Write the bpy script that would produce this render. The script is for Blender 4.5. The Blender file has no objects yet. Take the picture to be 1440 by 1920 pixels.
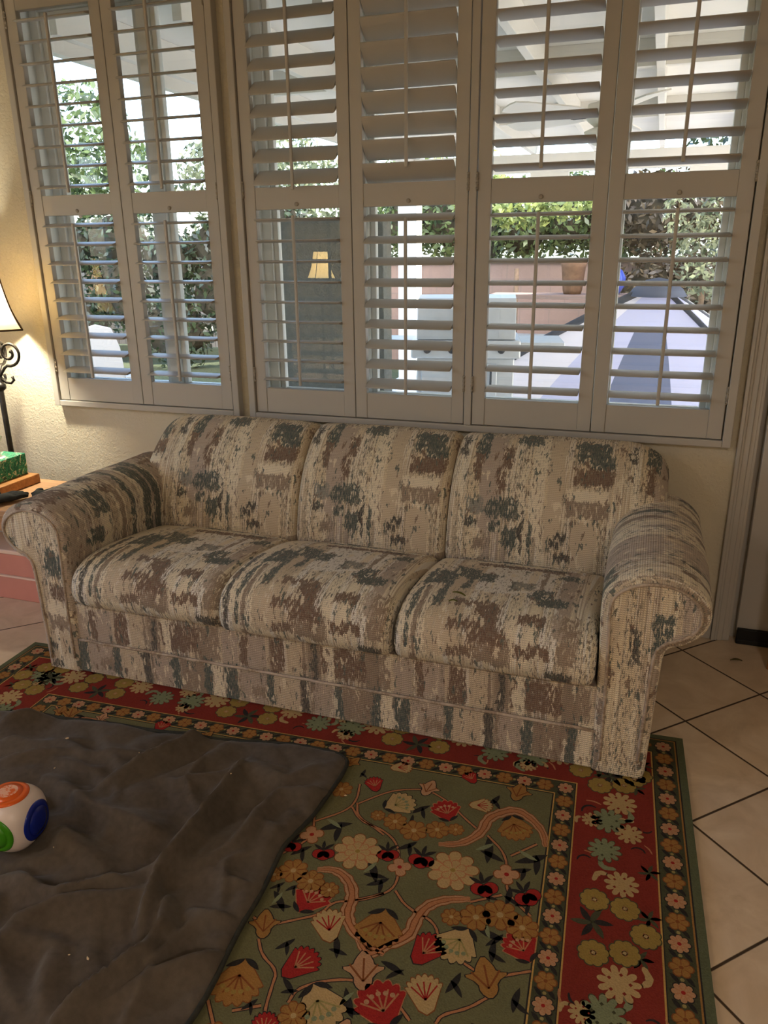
import bpy, bmesh, math, random
import numpy as np
from mathutils import Vector, Matrix, Euler, Quaternion

R = math.radians
PI = math.pi
random.seed(7)
SC = bpy.context.scene
COL = SC.collection

# ------------------------------------------------------------------ helpers
def lin(c):
    c = c / 255.0
    return c / 12.92 if c <= 0.04045 else ((c + 0.055) / 1.055) ** 2.4

def rgb(r, g, b):
    return (lin(r), lin(g), lin(b), 1.0)

def link(o, parent=None):
    COL.objects.link(o)
    if parent is not None:
        o.parent = parent
    return o

def tag(o, label, cat, group=None, kind=None):
    o['label'] = label
    o['category'] = cat
    if group:
        o['group'] = group
    if kind:
        o['kind'] = kind
    return o

def thing(name, label, cat, loc=(0, 0, 0), rotz=0.0, group=None):
    o = bpy.data.objects.new(name, None)
    o.empty_display_size = 0.05
    o.location = loc
    o.rotation_euler = (0, 0, rotz)
    link(o)
    return tag(o, label, cat, group)

def struct_root(name):
    o = bpy.data.objects.new(name, None)
    o['kind'] = 'structure'
    return link(o)

class MB:
    """collects geometry, then links it as ONE mesh object"""
    def __init__(self):
        self.v = []; self.f = []; self.m = []; self.uv = []; self.sm = []
    def add(self, verts, faces, mi=0, uvs=None, smooth=False):
        n = len(self.v)
        self.v.extend([tuple(p) for p in verts])
        for k, f in enumerate(faces):
            self.f.append([i + n for i in f])
            self.m.append(mi)
            self.sm.append(smooth)
            self.uv.append(uvs[k] if uvs else None)
        return self
    def box(self, x0, x1, y0, y1, z0, z1, mi=0, mat=None):
        p = [(x0, y0, z0), (x1, y0, z0), (x1, y1, z0), (x0, y1, z0), (x0, y0, z1), (x1, y0, z1), (x1, y1, z1), (x0, y1, z1)]
        if mat is not None:
            p = [mat @ Vector(q) for q in p]
        return self.add(p, [(0, 3, 2, 1), (4, 5, 6, 7), (0, 1, 5, 4), (1, 2, 6, 5), (2, 3, 7, 6), (3, 0, 4, 7)], mi)
    def tube(self, pts, rad, n=10, mi=0, closed=False, caps=True):
        pts = [Vector(p) for p in pts]
        m = len(pts)
        rads = rad if isinstance(rad, (list, tuple)) else [rad] * m
        rings = []
        prev = None
        for i, p in enumerate(pts):
            if closed:
                t = pts[(i + 1) % m] - pts[i - 1]
            else:
                t = pts[min(i + 1, m - 1)] - pts[max(i - 1, 0)]
            if t.length < 1e-9:
                t = Vector((0, 0, 1))
            t.normalize()
            if prev is None:
                a = Vector((0, 0, 1)) if abs(t.z) < 0.9 else Vector((1, 0, 0))
                u = t.cross(a).normalized()
            else:
                u = (prev - t * prev.dot(t))
                if u.length < 1e-6:
                    u = t.cross(Vector((0, 0, 1)))
                u.normalize()
            prev = u
            w = t.cross(u)
            rings.append([p + (u * math.cos(2 * PI * k / n) + w * math.sin(2 * PI * k / n)) * rads[i] for k in range(n)])
        vs = [q for r in rings for q in r]
        fs = []
        for i in range(m if closed else m - 1):
            j = (i + 1) % m
            for k in range(n):
                k2 = (k + 1) % n
                fs.append((i * n + k, j * n + k, j * n + k2, i * n + k2))
        if caps and not closed:
            fs.append(tuple(range(n)))
            fs.append(tuple((m - 1) * n + k for k in reversed(range(n))))
        return self.add([tuple(q) for q in vs], fs, mi, smooth=True)
    def lathe(self, prof, n=24, cx=0, cy=0, cz=0, mi=0):
        vs = []; fs = []
        for (r, z) in prof:
            for k in range(n):
                a = 2 * PI * k / n
                vs.append((cx + r * math.cos(a), cy + r * math.sin(a), cz + z))
        for i in range(len(prof) - 1):
            for k in range(n):
                k2 = (k + 1) % n
                fs.append((i * n + k, i * n + k2, (i + 1) * n + k2, (i + 1) * n + k))
        fs.append(tuple(reversed(range(n))))
        fs.append(tuple((len(prof) - 1) * n + k for k in range(n)))
        return self.add(vs, fs, mi, smooth=True)
    def mesh(self, name, mats):
        me = bpy.data.meshes.new(name)
        me.from_pydata(self.v, [], self.f)
        if not isinstance(mats, (list, tuple)):
            mats = [mats]
        for m in mats:
            me.materials.append(m)
        me.polygons.foreach_set('material_index', self.m)
        me.polygons.foreach_set('use_smooth', self.sm)
        if any(u is not None for u in self.uv):
            lay = me.uv_layers.new(name='UVMap')
            for p, u in zip(me.polygons, self.uv):
                if u is not None:
                    for li, q in zip(p.loop_indices, u):
                        lay.data[li].uv = q
        me.update()
        return me
    def build(self, name, mats, parent=None, bevel=0.0, seg=2, loc=None):
        o = bpy.data.objects.new(name, self.mesh(name, mats))
        link(o, parent)
        if loc is not None:
            o.location = loc
        if bevel > 0:
            b = o.modifiers.new('soft', 'BEVEL')
            b.width = bevel; b.segments = seg; b.limit_method = 'ANGLE'; b.angle_limit = R(40)
            b.harden_normals = False
        return o

def copy_tree(o, parent=None):
    c = o.copy()
    COL.objects.link(c)
    c.parent = parent
    for ch in list(o.children):
        copy_tree(ch, c)
    return c

def chaikin(p, closed=True, it=2):
    for _ in range(it):
        q = []
        n = len(p)
        rng = range(n) if closed else range(n - 1)
        if not closed:
            q.append(p[0])
        for i in rng:
            a = p[i]; b = p[(i + 1) % n]
            q.append((a[0] * .75 + b[0] * .25, a[1] * .75 + b[1] * .25))
            q.append((a[0] * .25 + b[0] * .75, a[1] * .25 + b[1] * .75))
        if not closed:
            q.append(p[-1])
        p = q
    return p

def resample(p, n, closed=True):
    P = np.array(p + ([p[0]] if closed else []), float)
    d = np.r_[0, np.cumsum(np.hypot(*np.diff(P, axis=0).T))]
    s = np.linspace(0, d[-1], n + 1 if closed else n)
    if closed:
        s = s[:-1]
    return [(float(np.interp(t, d, P[:, 0])), float(np.interp(t, d, P[:, 1]))) for t in s], float(d[-1])

# ------------------------------------------------------------------ node materials
class NT:
    def __init__(self, name):
        self.m = bpy.data.materials.new(name)
        self.m.use_nodes = True
        self.t = self.m.node_tree
        self.t.nodes.clear()
        self.out = self.n('ShaderNodeOutputMaterial')
        self.b = self.n('ShaderNodeBsdfPrincipled')
        self.l(self.b.outputs[0], self.out.inputs[0])
        self.b.inputs['Specular IOR Level'].default_value = 0.3
    def n(self, ty):
        return self.t.nodes.new(ty)
    def l(self, a, b):
        self.t.links.new(a, b)
    def put(self, sock, v):
        if v is None:
            return
        if isinstance(v, bpy.types.NodeSocket):
            self.l(v, sock)
        else:
            sock.default_value = v
    def math(self, op, a, b=None, c=None, clamp=False):
        n = self.n('ShaderNodeMath'); n.operation = op; n.use_clamp = clamp
        self.put(n.inputs[0], a); self.put(n.inputs[1], b); self.put(n.inputs[2], c)
        return n.outputs[0]
    def vmath(self, op, a, b=None):
        n = self.n('ShaderNodeVectorMath'); n.operation = op
        self.put(n.inputs[0], a); self.put(n.inputs[1], b)
        return n.outputs[0]
    def mix(self, f, a, b, mode='MIX'):
        n = self.n('ShaderNodeMix'); n.data_type = 'RGBA'; n.blend_type = mode
        self.put(n.inputs[0], f); self.put(n.inputs[6], a); self.put(n.inputs[7], b)
        return n.outputs[2]
    def sep(self, v):
        n = self.n('ShaderNodeSeparateXYZ'); self.l(v, n.inputs[0])
        return n.outputs
    def comb(self, x=0.0, y=0.0, z=0.0):
        n = self.n('ShaderNodeCombineXYZ')
        self.put(n.inputs[0], x); self.put(n.inputs[1], y); self.put(n.inputs[2], z)
        return n.outputs[0]
    def coord(self, which='Object'):
        return self.n('ShaderNodeTexCoord').outputs[which]
    def noise(self, vec, scale=5.0, detail=2.0, rough=0.5, dist=0.0):
        n = self.n('ShaderNodeTexNoise')
        self.put(n.inputs['Vector'], vec)
        n.inputs['Scale'].default_value = scale
        n.inputs['Detail'].default_value = detail
        n.inputs['Roughness'].default_value = rough
        n.inputs['Distortion'].default_value = dist
        return n.outputs[0]
    def smooth(self, v, a, b, to0=0.0, to1=1.0):
        n = self.n('ShaderNodeMapRange'); n.interpolation_type = 'SMOOTHSTEP'
        self.put(n.inputs[0], v)
        n.inputs[1].default_value = a; n.inputs[2].default_value = b
        n.inputs[3].default_value = to0; n.inputs[4].default_value = to1
        return n.outputs[0]
    def ramp(self, v, stops, interp='LINEAR'):
        n = self.n('ShaderNodeValToRGB'); self.put(n.inputs[0], v)
        cr = n.color_ramp; cr.interpolation = interp
        while len(cr.elements) > 1:
            cr.elements.remove(cr.elements[-1])
        cr.elements[0].position = stops[0][0]; cr.elements[0].color = stops[0][1]
        for p, c in stops[1:]:
            e = cr.elements.new(p); e.color = c
        return n.outputs[0]
    def bump(self, h, strength=0.3, dist=0.01):
        n = self.n('ShaderNodeBump')
        n.inputs['Strength'].default_value = strength; n.inputs['Distance'].default_value = dist
        self.put(n.inputs['Height'], h)
        self.l(n.outputs[0], self.b.inputs['Normal'])
        return n
    def col(self, c):
        self.put(self.b.inputs['Base Color'], c)
    def rough(self, v):
        self.put(self.b.inputs['Roughness'], v)

def plain(name, c, rough=0.5, var=0.06, vscale=8.0, bump=0.0, bscale=200.0, metal=0.0, spec=0.3, bdist=0.002):
    t = NT(name)
    co = t.coord('Object')
    nz = t.noise(co, vscale, 3.0)
    d = tuple(k * (1 - 2 * var) for k in c[:3]) + (1,)
    e = tuple(min(1, k * (1 + 2 * var)) for k in c[:3]) + (1,)
    t.col(t.ramp(nz, [(0.3, d), (0.7, e)]))
    t.rough(rough)
    t.b.inputs['Metallic'].default_value = metal
    t.b.inputs['Specular IOR Level'].default_value = spec
    if bump:
        t.bump(t.noise(co, bscale, 2.0), bump, bdist)
    return t.m

def wood(name, c1, c2, scale=6.0, axis='X', rough=0.45):
    t = NT(name)
    s = t.sep(t.coord('Object'))
    k = {'X': (1.0, 12.0, 12.0), 'Y': (12.0, 1.0, 12.0), 'Z': (12.0, 12.0, 1.0)}[axis]
    v = t.comb(t.math('MULTIPLY', s[0], k[0]), t.math('MULTIPLY', s[1], k[1]), t.math('MULTIPLY', s[2], k[2]))
    nz = t.noise(v, scale, 5.0, 0.6, 0.6)
    t.col(t.ramp(nz, [(0.3, c1), (0.7, c2)]))
    t.rough(rough)
    t.bump(nz, 0.1, 0.002)
    return t.m

M = {}
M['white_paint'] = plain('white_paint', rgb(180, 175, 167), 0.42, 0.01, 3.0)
M['vinyl'] = plain('white_vinyl', rgb(240, 242, 238), 0.35, 0.01, 4.0)
M['hinge'] = plain('hinge_metal', rgb(158, 150, 138), 0.4, 0.05, 30.0, metal=0.1)
M['ext_white'] = plain('patio_white_paint', rgb(228, 224, 216), 0.6, 0.02, 2.0)
M['black_metal'] = plain('black_iron', rgb(42, 38, 35), 0.45, 0.15, 40.0, bump=0.2, bscale=120, metal=0.3)
M['black_rubber'] = plain('black_rubber', rgb(24, 23, 22), 0.6, 0.1, 20.0)
M['black_knit'] = plain('black_glove_fabric', rgb(40, 42, 42), 0.9, 0.15, 60.0, bump=0.4, bscale=900)
M['pink'] = plain('pink_painted_board', rgb(205, 140, 126), 0.55, 0.04, 5.0)
M['pale_pink'] = plain('pale_pink_board', rgb(232, 205, 186), 0.55, 0.03, 5.0)
M['stucco'] = plain('grey_stucco', rgb(122, 122, 116), 0.95, 0.05, 30.0, bump=0.6, bscale=90, bdist=0.01)
M['concrete'] = plain('patio_concrete', rgb(222, 218, 210), 0.9, 0.03, 3.0, bump=0.3, bscale=60)
M['ceiling'] = plain('ceiling_paint', rgb(214, 208, 196), 0.9, 0.02, 4.0, bump=0.3, bscale=80, bdist=0.004)
M['paper'] = plain('white_tissue_paper', rgb(236, 232, 222), 0.9, 0.02, 20.0)
M['stool_wood'] = wood('brown_leg_wood', rgb(150, 92, 52), rgb(186, 122, 74), 5.0, 'Z')  # the stool's own orange-brown wood
M['tan_wood'] = wood('tan_table_wood', rgb(170, 128, 92), rgb(200, 158, 118), 5.0, 'X')
M['orange_wood'] = wood('orange_board_wood', rgb(156, 104, 58), rgb(196, 140, 84), 5.0, 'X')

def wall_mat():
    t = NT('knockdown_wall_paint')
    co = t.coord('Object')
    a = t.noise(co, 70.0, 3.0, 0.6, 0.8)
    b = t.noise(co, 3.0, 2.0)
    t.col(t.ramp(b, [(0.3, rgb(204, 195, 172)), (0.7, rgb(210, 201, 179))]))
    t.rough(0.85)
    t.bump(t.smooth(a, 0.42, 0.62), 0.35, 0.004)
    return t.m
M['wall'] = wall_mat()

def tile_mat():
    t = NT('beige_floor_tile')
    s = t.sep(t.coord('Object'))
    P = 0.339
    r2 = math.sqrt(.5)
    # diagonal grid through the grout crossing at (0.209, -0.589)
    u = t.math('MULTIPLY', t.math('ADD', t.math('ADD', s[0], s[1]), 0.380), r2 / P)
    v = t.math('MULTIPLY', t.math('ADD', t.math('SUBTRACT', s[1], s[0]), 0.798), r2 / P)
    fu = t.math('ABSOLUTE', t.math('SUBTRACT', t.math('FRACT', t.math('ADD', u, 0.5)), 0.5))
    fv = t.math('ABSOLUTE', t.math('SUBTRACT', t.math('FRACT', t.math('ADD', v, 0.5)), 0.5))
    d = t.math('MINIMUM', fu, fv)
    g = t.smooth(d, 0.006, 0.0135)
    idx = t.comb(t.math('FLOOR', t.math('ADD', u, 0.0)), t.math('FLOOR', v), 0.0)
    wn = t.n('ShaderNodeTexWhiteNoise'); t.l(idx, wn.inputs['Vector'])
    vec = t.vmath('ADD', t.comb(s[0], s[1], s[2]), t.vmath('MULTIPLY', idx, (3.1, 7.7, 0.0)))
    cl = t.noise(vec, 7.0, 5.0, 0.6, 0.9)
    base = t.ramp(cl, [(0.25, rgb(191, 168, 140)), (0.5, rgb(212, 190, 163)), (0.75, rgb(228, 209, 184))])
    base = t.mix(t.math('MULTIPLY', wn.outputs[0], 0.25), base, rgb(202, 175, 143))
    t.col(t.mix(g, rgb(70, 54, 40), base))
    t.rough(t.math('ADD', t.math('MULTIPLY', g, -0.42), 0.8))
    hh = t.math('ADD', g, t.math('MULTIPLY', cl, 0.15))
    t.bump(hh, 0.4, 0.004)
    return t.m
M['tile'] = tile_mat()

def glass_mat():
    m = bpy.data.materials.new('window_glass'); m.use_nodes = True
    t = m.node_tree; t.nodes.clear()
    o = t.nodes.new('ShaderNodeOutputMaterial'); mx = t.nodes.new('ShaderNodeMixShader')
    tr = t.nodes.new('ShaderNodeBsdfTransparent'); gl = t.nodes.new('ShaderNodeBsdfGlossy')
    fr = t.nodes.new('ShaderNodeFresnel'); ml = t.nodes.new('ShaderNodeMath')
    tr.inputs[0].default_value = (0.955, 0.97, 0.962, 1)
    gl.inputs['Roughness'].default_value = 0.0
    fr.inputs[0].default_value = 1.5
    ml.operation = 'MULTIPLY'; ml.inputs[1].default_value = 1.9; ml.use_clamp = True
    t.links.new(fr.outputs[0], ml.inputs[0]); t.links.new(ml.outputs[0], mx.inputs[0])
    t.links.new(tr.outputs[0], mx.inputs[1]); t.links.new(gl.outputs[0], mx.inputs[2])
    t.links.new(mx.outputs[0], o.inputs[0])
    return m
M['glass'] = glass_mat()
# ------------------------------------------------------------------ the room
WX0, WX1 = -4.1, 2.3
WYB, CEIL = -5.7, 2.75
def structure(name, mb, mats, parent=None, bevel=0.0):
    o = mb.build(name, mats, parent, bevel)
    if parent is None:
        o['kind'] = 'structure'
    return o

structure('floor', MB().box(WX0, WX1, WYB, 0.2, -0.12, 0.0), M['tile'])
structure('ceiling', MB().box(WX0, WX1, WYB, 0.2, CEIL, CEIL + 0.1), M['ceiling'])
SY0, SY1, SZ0, SZ1 = -3.3, -1.3, 0.75, 2.25  # opening for the added side-fill window
structure('wall_left', MB().box(WX0 - 0.12, WX0, WYB, SY0, 0, CEIL).box(WX0 - 0.12, WX0, SY1, 0.2, 0, CEIL).box(WX0 - 0.12, WX0, SY0, SY1, 0, SZ0).box(WX0 - 0.12, WX0, SY0, SY1, SZ1, CEIL), M['wall'])
w3 = struct_root('added_fill_window')  # unseen window, added to let cool side daylight into the room
f = MB()
for a, b, c, d in ((SY0, SY0 + .05, SZ0, SZ1), (SY1 - .05, SY1, SZ0, SZ1), (SY0 + .05, SY1 - .05, SZ0, SZ0 + .05), (SY0 + .05, SY1 - .05, SZ1 - .05, SZ1), ((SY0 + SY1) / 2 - .03, (SY0 + SY1) / 2 + .03, SZ0 + .05, SZ1 - .05)):
    f.box(WX0 - .09, WX0 - .03, a, b, c, d)
f.build('window_frame', M['vinyl'], w3, .004)
MB().add([(WX0 - .06, SY0 + .05, SZ0 + .05), (WX0 - .06, SY1 - .05, SZ0 + .05), (WX0 - .06, SY1 - .05, SZ1 - .05), (WX0 - .06, SY0 + .05, SZ1 - .05)], [(0, 1, 2, 3)]).build('window_glass', M['glass'], w3)
structure('wall_right', MB().box(WX1, WX1 + 0.12, WYB, 0.2, 0, CEIL), M['wall'])
structure('wall_front', MB().box(WX0, WX1, WYB - 0.12, WYB, 0, CEIL), M['wall'])
# window wall with its two window openings and the doorway
W0, W1 = 0.03, 0.20
OP = [(-2.555, -1.688), (-1.545, 0.245)]
OZ0, OZ1 = 0.80, 2.40
DX0, DX1, DZ = 0.378, 1.30, 2.06
w = MB()
w.box(WX0, OP[0][0], W0, W1, 0, CEIL)
w.box(OP[0][0], OP[0][1], W0, W1, 0, OZ0); w.box(OP[0][0], OP[0][1], W0, W1, OZ1, CEIL)
w.box(OP[0][1], OP[1][0], W0, W1, 0, CEIL)
w.box(OP[1][0], OP[1][1], W0, W1, 0, OZ0); w.box(OP[1][0], OP[1][1], W0, W1, OZ1, CEIL)
w.box(OP[1][1], DX0, W0, W1, 0, CEIL)
w.box(DX0, DX1, W0, W1, DZ, CEIL)
w.box(DX1, WX1, W0, W1, 0, CEIL)
structure('wall_back', w, M['wall'])

# windows: white vinyl frame, white reveal, panes
def window(name, x0, x1, mullions):
    root = struct_root(name)
    f = MB()
    t = 0.045
    ya, yb = 0.105, 0.165
    f.box(x0, x0 + t, ya, yb, OZ0, OZ1); f.box(x1 - t, x1, ya, yb, OZ0, OZ1)
    f.box(x0 + t, x1 - t, ya, yb, OZ0, OZ0 + t); f.box(x0 + t, x1 - t, ya, yb, OZ1 - t, OZ1)
    for mx in mullions:
        f.box(mx - 0.03, mx + 0.03, ya, yb, OZ0 + t, OZ1 - t)
    f.build('window_frame', M['vinyl'], root, 0.004)
    g = MB()
    e = 0.004
    g.box(x0 + e * 0 + 0.0005, x0 + 0.006, 0.0305, ya, OZ0, OZ1); g.box(x1 - 0.006, x1 - 0.0005, 0.0305, ya, OZ0, OZ1)
    g.box(x0 + 0.006, x1 - 0.006, 0.0305, ya, OZ0 + .0005, OZ0 + 0.01); g.box(x0 + 0.006, x1 - 0.006, 0.0305, ya, OZ1 - 0.006, OZ1 - .0005)
    g.build('window_reveal', M['vinyl'], root)
    xs = [x0 + t] + [v for mx in mullions for v in (mx - 0.03, mx + 0.03)] + [x1 - t]
    for k in range(0, len(xs), 2):
        # slim sash round each pane
        a, b = xs[k], xs[k + 1]
        s = MB(); q = 0.022
        s.box(a, a + q, 0.12, 0.15, OZ0 + t, OZ1 - t); s.box(b - q, b, 0.12, 0.15, OZ0 + t, OZ1 - t)
        s.box(a + q, b - q, 0.12, 0.15, OZ0 + t, OZ0 + t + q); s.box(a + q, b - q, 0.12, 0.15, OZ1 - t - q, OZ1 - t)
        s.build('sash', M['vinyl'], root, 0.003)
        p = MB()
        p.add([(a + q, 0.135, OZ0 + t + q), (b - q, 0.135, OZ0 + t + q), (b - q, 0.135, OZ1 - t - q), (a + q, 0.135, OZ1 - t - q)], [(0, 1, 2, 3)])
        p.build('window_glass', M['glass'], root)
    return root
window('window_1', OP[0][0], OP[0][1], [-2.012])
window('window_2', OP[1][0], OP[1][1], [-1.112, -0.19])

# door, casing and sweep
dr = struct_root('door_1')
d = MB().box(DX0 + 0.020, DX1 - 0.02, 0.022, 0.062, 0.045, DZ - 0.02)
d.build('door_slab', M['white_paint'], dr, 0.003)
s = MB().box(DX0 + 0.022, DX1 - 0.022, 0.006, 0.021, 0.012, 0.062)
s.box(DX0 + 0.022, DX1 - 0.022, 0.002, 0.024, 0.001, 0.020)
s.build('door_sweep', M['black_rubber'], dr, 0.003)
MB().box(DX0 + .0003, DX0 + .034, 0.0625, 0.19, 0.0005, DZ - .0205).box(DX1 - .034, DX1 - .0003, 0.0625, 0.19, 0.0005, DZ - .0205).box(DX0 + .0003, DX1 - .0003, 0.0625, 0.19, DZ - .02, DZ - .0003).box(DX0 + .0345, DX1 - .0345, 0.0625, 0.19, 0.0005, .05).build('door_stop', M['white_paint'], dr)
kb = MB().lathe([(0.0, 0), (0.026, 0.002), (0.026, 0.008), (0.011, 0.014), (0.011, 0.03), (0.024, 0.042), (0.028, 0.056), (0.018, 0.066), (0.0, 0.068)], 20)
ko = kb.build('door_knob', M['hinge'], dr); ko.rotation_euler = (R(90), 0, 0); ko.location = (1.22, 0.022, 0.96)
def casing_profile(x_out, x_in, z0, z1, mb):
    # stepped moulding, thick at the outer side
    d = x_in - x_out
    for a, b, y in ((0, .22, .004), (.22, .38, .009), (.38, .72, .013), (.72, 1.0, .018)):
        mb.box(min(x_out + d * a, x_out + d * b), max(x_out + d * a, x_out + d * b), y, 0.0299, z0, z1)
c = MB()
casing_profile(0.312, 0.368, 0.0, DZ + 0.06, c)
casing_profile(DX1 + 0.066, DX1 + 0.010, 0.0, DZ + 0.06, c)
c.box(0.368, DX1 + 0.01, 0.006, 0.0299, DZ, DZ + 0.06)
c.box(0.366, DX0 - 0.0005, 0.020, 0.075, 0.0, DZ - .001)
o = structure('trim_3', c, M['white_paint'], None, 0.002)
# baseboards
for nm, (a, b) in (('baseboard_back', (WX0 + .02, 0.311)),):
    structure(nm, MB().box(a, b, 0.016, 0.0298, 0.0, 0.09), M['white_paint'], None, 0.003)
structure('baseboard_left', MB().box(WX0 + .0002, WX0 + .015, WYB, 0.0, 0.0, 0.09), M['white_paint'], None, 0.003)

# ------------------------------------------------------------------ plantation shutters
F0 = -0.010            # face of the shutter frame
def frame(name, x0, x1, posts):
    root = struct_root(name)
    zb, zt, wd = 0.753, 2.452, 0.029
    ya = 0.0298
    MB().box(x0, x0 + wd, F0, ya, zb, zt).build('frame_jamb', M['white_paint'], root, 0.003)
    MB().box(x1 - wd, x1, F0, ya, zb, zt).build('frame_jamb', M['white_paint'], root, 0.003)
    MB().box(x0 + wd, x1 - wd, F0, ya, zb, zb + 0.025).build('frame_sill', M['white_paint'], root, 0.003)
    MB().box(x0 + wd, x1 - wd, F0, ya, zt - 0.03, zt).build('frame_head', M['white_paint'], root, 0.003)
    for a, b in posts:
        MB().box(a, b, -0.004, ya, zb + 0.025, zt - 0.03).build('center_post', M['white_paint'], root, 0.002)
frame('trim_1', -2.604, -1.638, [])
frame('trim_2', -1.590, 0.289, [(-0.6665, -0.639)])

ZB, ZT = 0.780, 2.420
LO0, LO1 = 0.882, 1.573
UP0, UP1 = 1.653, 2.335
ST = 0.0505
PY0, PY1 = 0.0, 0.028
LP = 0.0768
def louver_mesh(length):
    mb = MB()
    n = 14
    prof = []
    for k in range(n):
        a = 2 * PI * k / n
        prof.append((0.0445 * math.cos(a), 0.0056 * math.sin(a) * (1.0 if abs(math.cos(a)) < .9 else .8)))
    hl = length / 2
    st = [(-hl, 0.93), (-hl + 0.002, 1.0), (hl - 0.002, 1.0), (hl, 0.93)]
    vs = [(x, p[0] * s, p[1] * s) for x, s in st for p in prof]
    fs = []
    for i in range(3):
        for k in range(n):
            k2 = (k + 1) % n
            fs.append((i * n + k, i * n + k2, (i + 1) * n + k2, (i + 1) * n + k))
    mb.add(vs, fs, smooth=True)
    mb.add(vs[:n], [tuple(reversed(range(n)))]); mb.add(vs[3 * n:], [tuple(range(n))])
    # pivot pins
    return mb
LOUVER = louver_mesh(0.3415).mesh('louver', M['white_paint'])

def shutter(x0, x1, label, up_tilt, lo_tilt, hinge_side):
    xc = (x0 + x1) / 2
    root = thing('shutter_panel', label, 'shutter', (xc, 0.014, ZB), 0, 'white louvered shutter panels across the two windows')
    g = 0.0016
    hw = (x1 - x0) / 2 - g
    oz = ZB
    def B(a, b, c, d, e, f):
        return MB().box(a, b, c - 0.014, d - 0.014, e - oz, f - oz)
    hin = 0.1735       # half opening
    for s in (-1, 1):
        a, b = sorted((s * hw, s * (hin)))
        st = B(a, b, PY0, PY1, ZB + 0.001, ZT)
        # bead along the opening
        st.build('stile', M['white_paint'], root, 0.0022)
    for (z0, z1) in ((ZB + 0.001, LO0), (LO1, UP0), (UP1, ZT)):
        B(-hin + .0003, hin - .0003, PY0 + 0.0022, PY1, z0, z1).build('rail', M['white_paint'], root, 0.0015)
    # catch on the divider rail
    kb = MB().lathe([(0.0, 0), (0.0078, 0.0), (0.0078, 0.003), (0.006, 0.0045), (0.0, 0.0046)], 18)
    ko = kb.build('magnet_catch', M['hinge'], root); ko.rotation_euler = (R(90), 0, 0); ko.location = (0.0, PY0 + 0.0022 - 0.014, 1.590 - oz)
    for (z0, tilt, zr) in ((LO0, lo_tilt, 0.902), (UP0, up_tilt, 1.668)):
        tr = R(tilt)
        zs = []
        for k in range(9):
            z = z0 + (0.0 if z0 == LO0 else -0.002) + 0.0384 + k * LP
            if z0 != LO0:
                z = UP0 + 0.0341 + k * LP
            o = bpy.data.objects.new('louver', LOUVER)
            link(o, root)
            o.location = (0, 0, z - oz)
            o.rotation_euler = (tr, 0, 0)
            zs.append(z)
        dy = -0.0445 * math.cos(tr); dz = -0.0445 * math.sin(tr)
        rod = MB().box(-0.006, 0.006, dy - 0.0125, dy - 0.0015, zr + dz - oz, zr + 0.645 + dz - oz)
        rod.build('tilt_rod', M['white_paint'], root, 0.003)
    for zh in (0.905, 1.615, 2.275):
        h = MB()
        x = hinge_side * (hw + g)
        h.tube([(x, -0.0175, zh - oz), (x, -0.0175, zh + 0.062 - oz)], 0.0042, 10)
        for k in range(4):
            h.tube([(x, -0.0175, zh + 0.004 + k * .0165 - oz), (x, -0.0175, zh + 0.012 + k * .0165 - oz)], 0.0052, 10)
        h.build('hinge', M['hinge'], root)
    return root
shutter(-2.573, -2.1235, 'white shutter panel beside the lit lamp, first of the six', 11, 10, -1)
shutter(-2.1235, -1.672, 'white shutter panel second along from the lamp, louvers nearly level', 11, 4, 1)
shutter(-1.5585, -1.1125, 'white shutter panel with upper louvers tilted down, third from the lamp', 40, -3, -1)
shutter(-1.1125, -0.6685, 'white shutter panel with upper louvers almost closed, above the middle sofa cushions', -45, 18, 1)
shutter(-0.637, -0.1908, 'white shutter panel just past the center post, fifth from the lamp', -10, 8, -1)
shutter(-0.1908, 0.2572, 'white shutter panel next to the door casing, last of the six', -11, 7, 1)
# ------------------------------------------------------------------ sofa fabric
FC = {'S': rgb(78, 90, 88), 'B': rgb(118, 95, 82), 'D': rgb(76, 75, 72), 'M': rgb(182, 166, 152), 'C': rgb(234, 222, 198),
      'T': rgb(206, 189, 164), 'K': rgb(150, 132, 116), 'G': rgb(142, 141, 133), 'W': rgb(238, 233, 224)}

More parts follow.
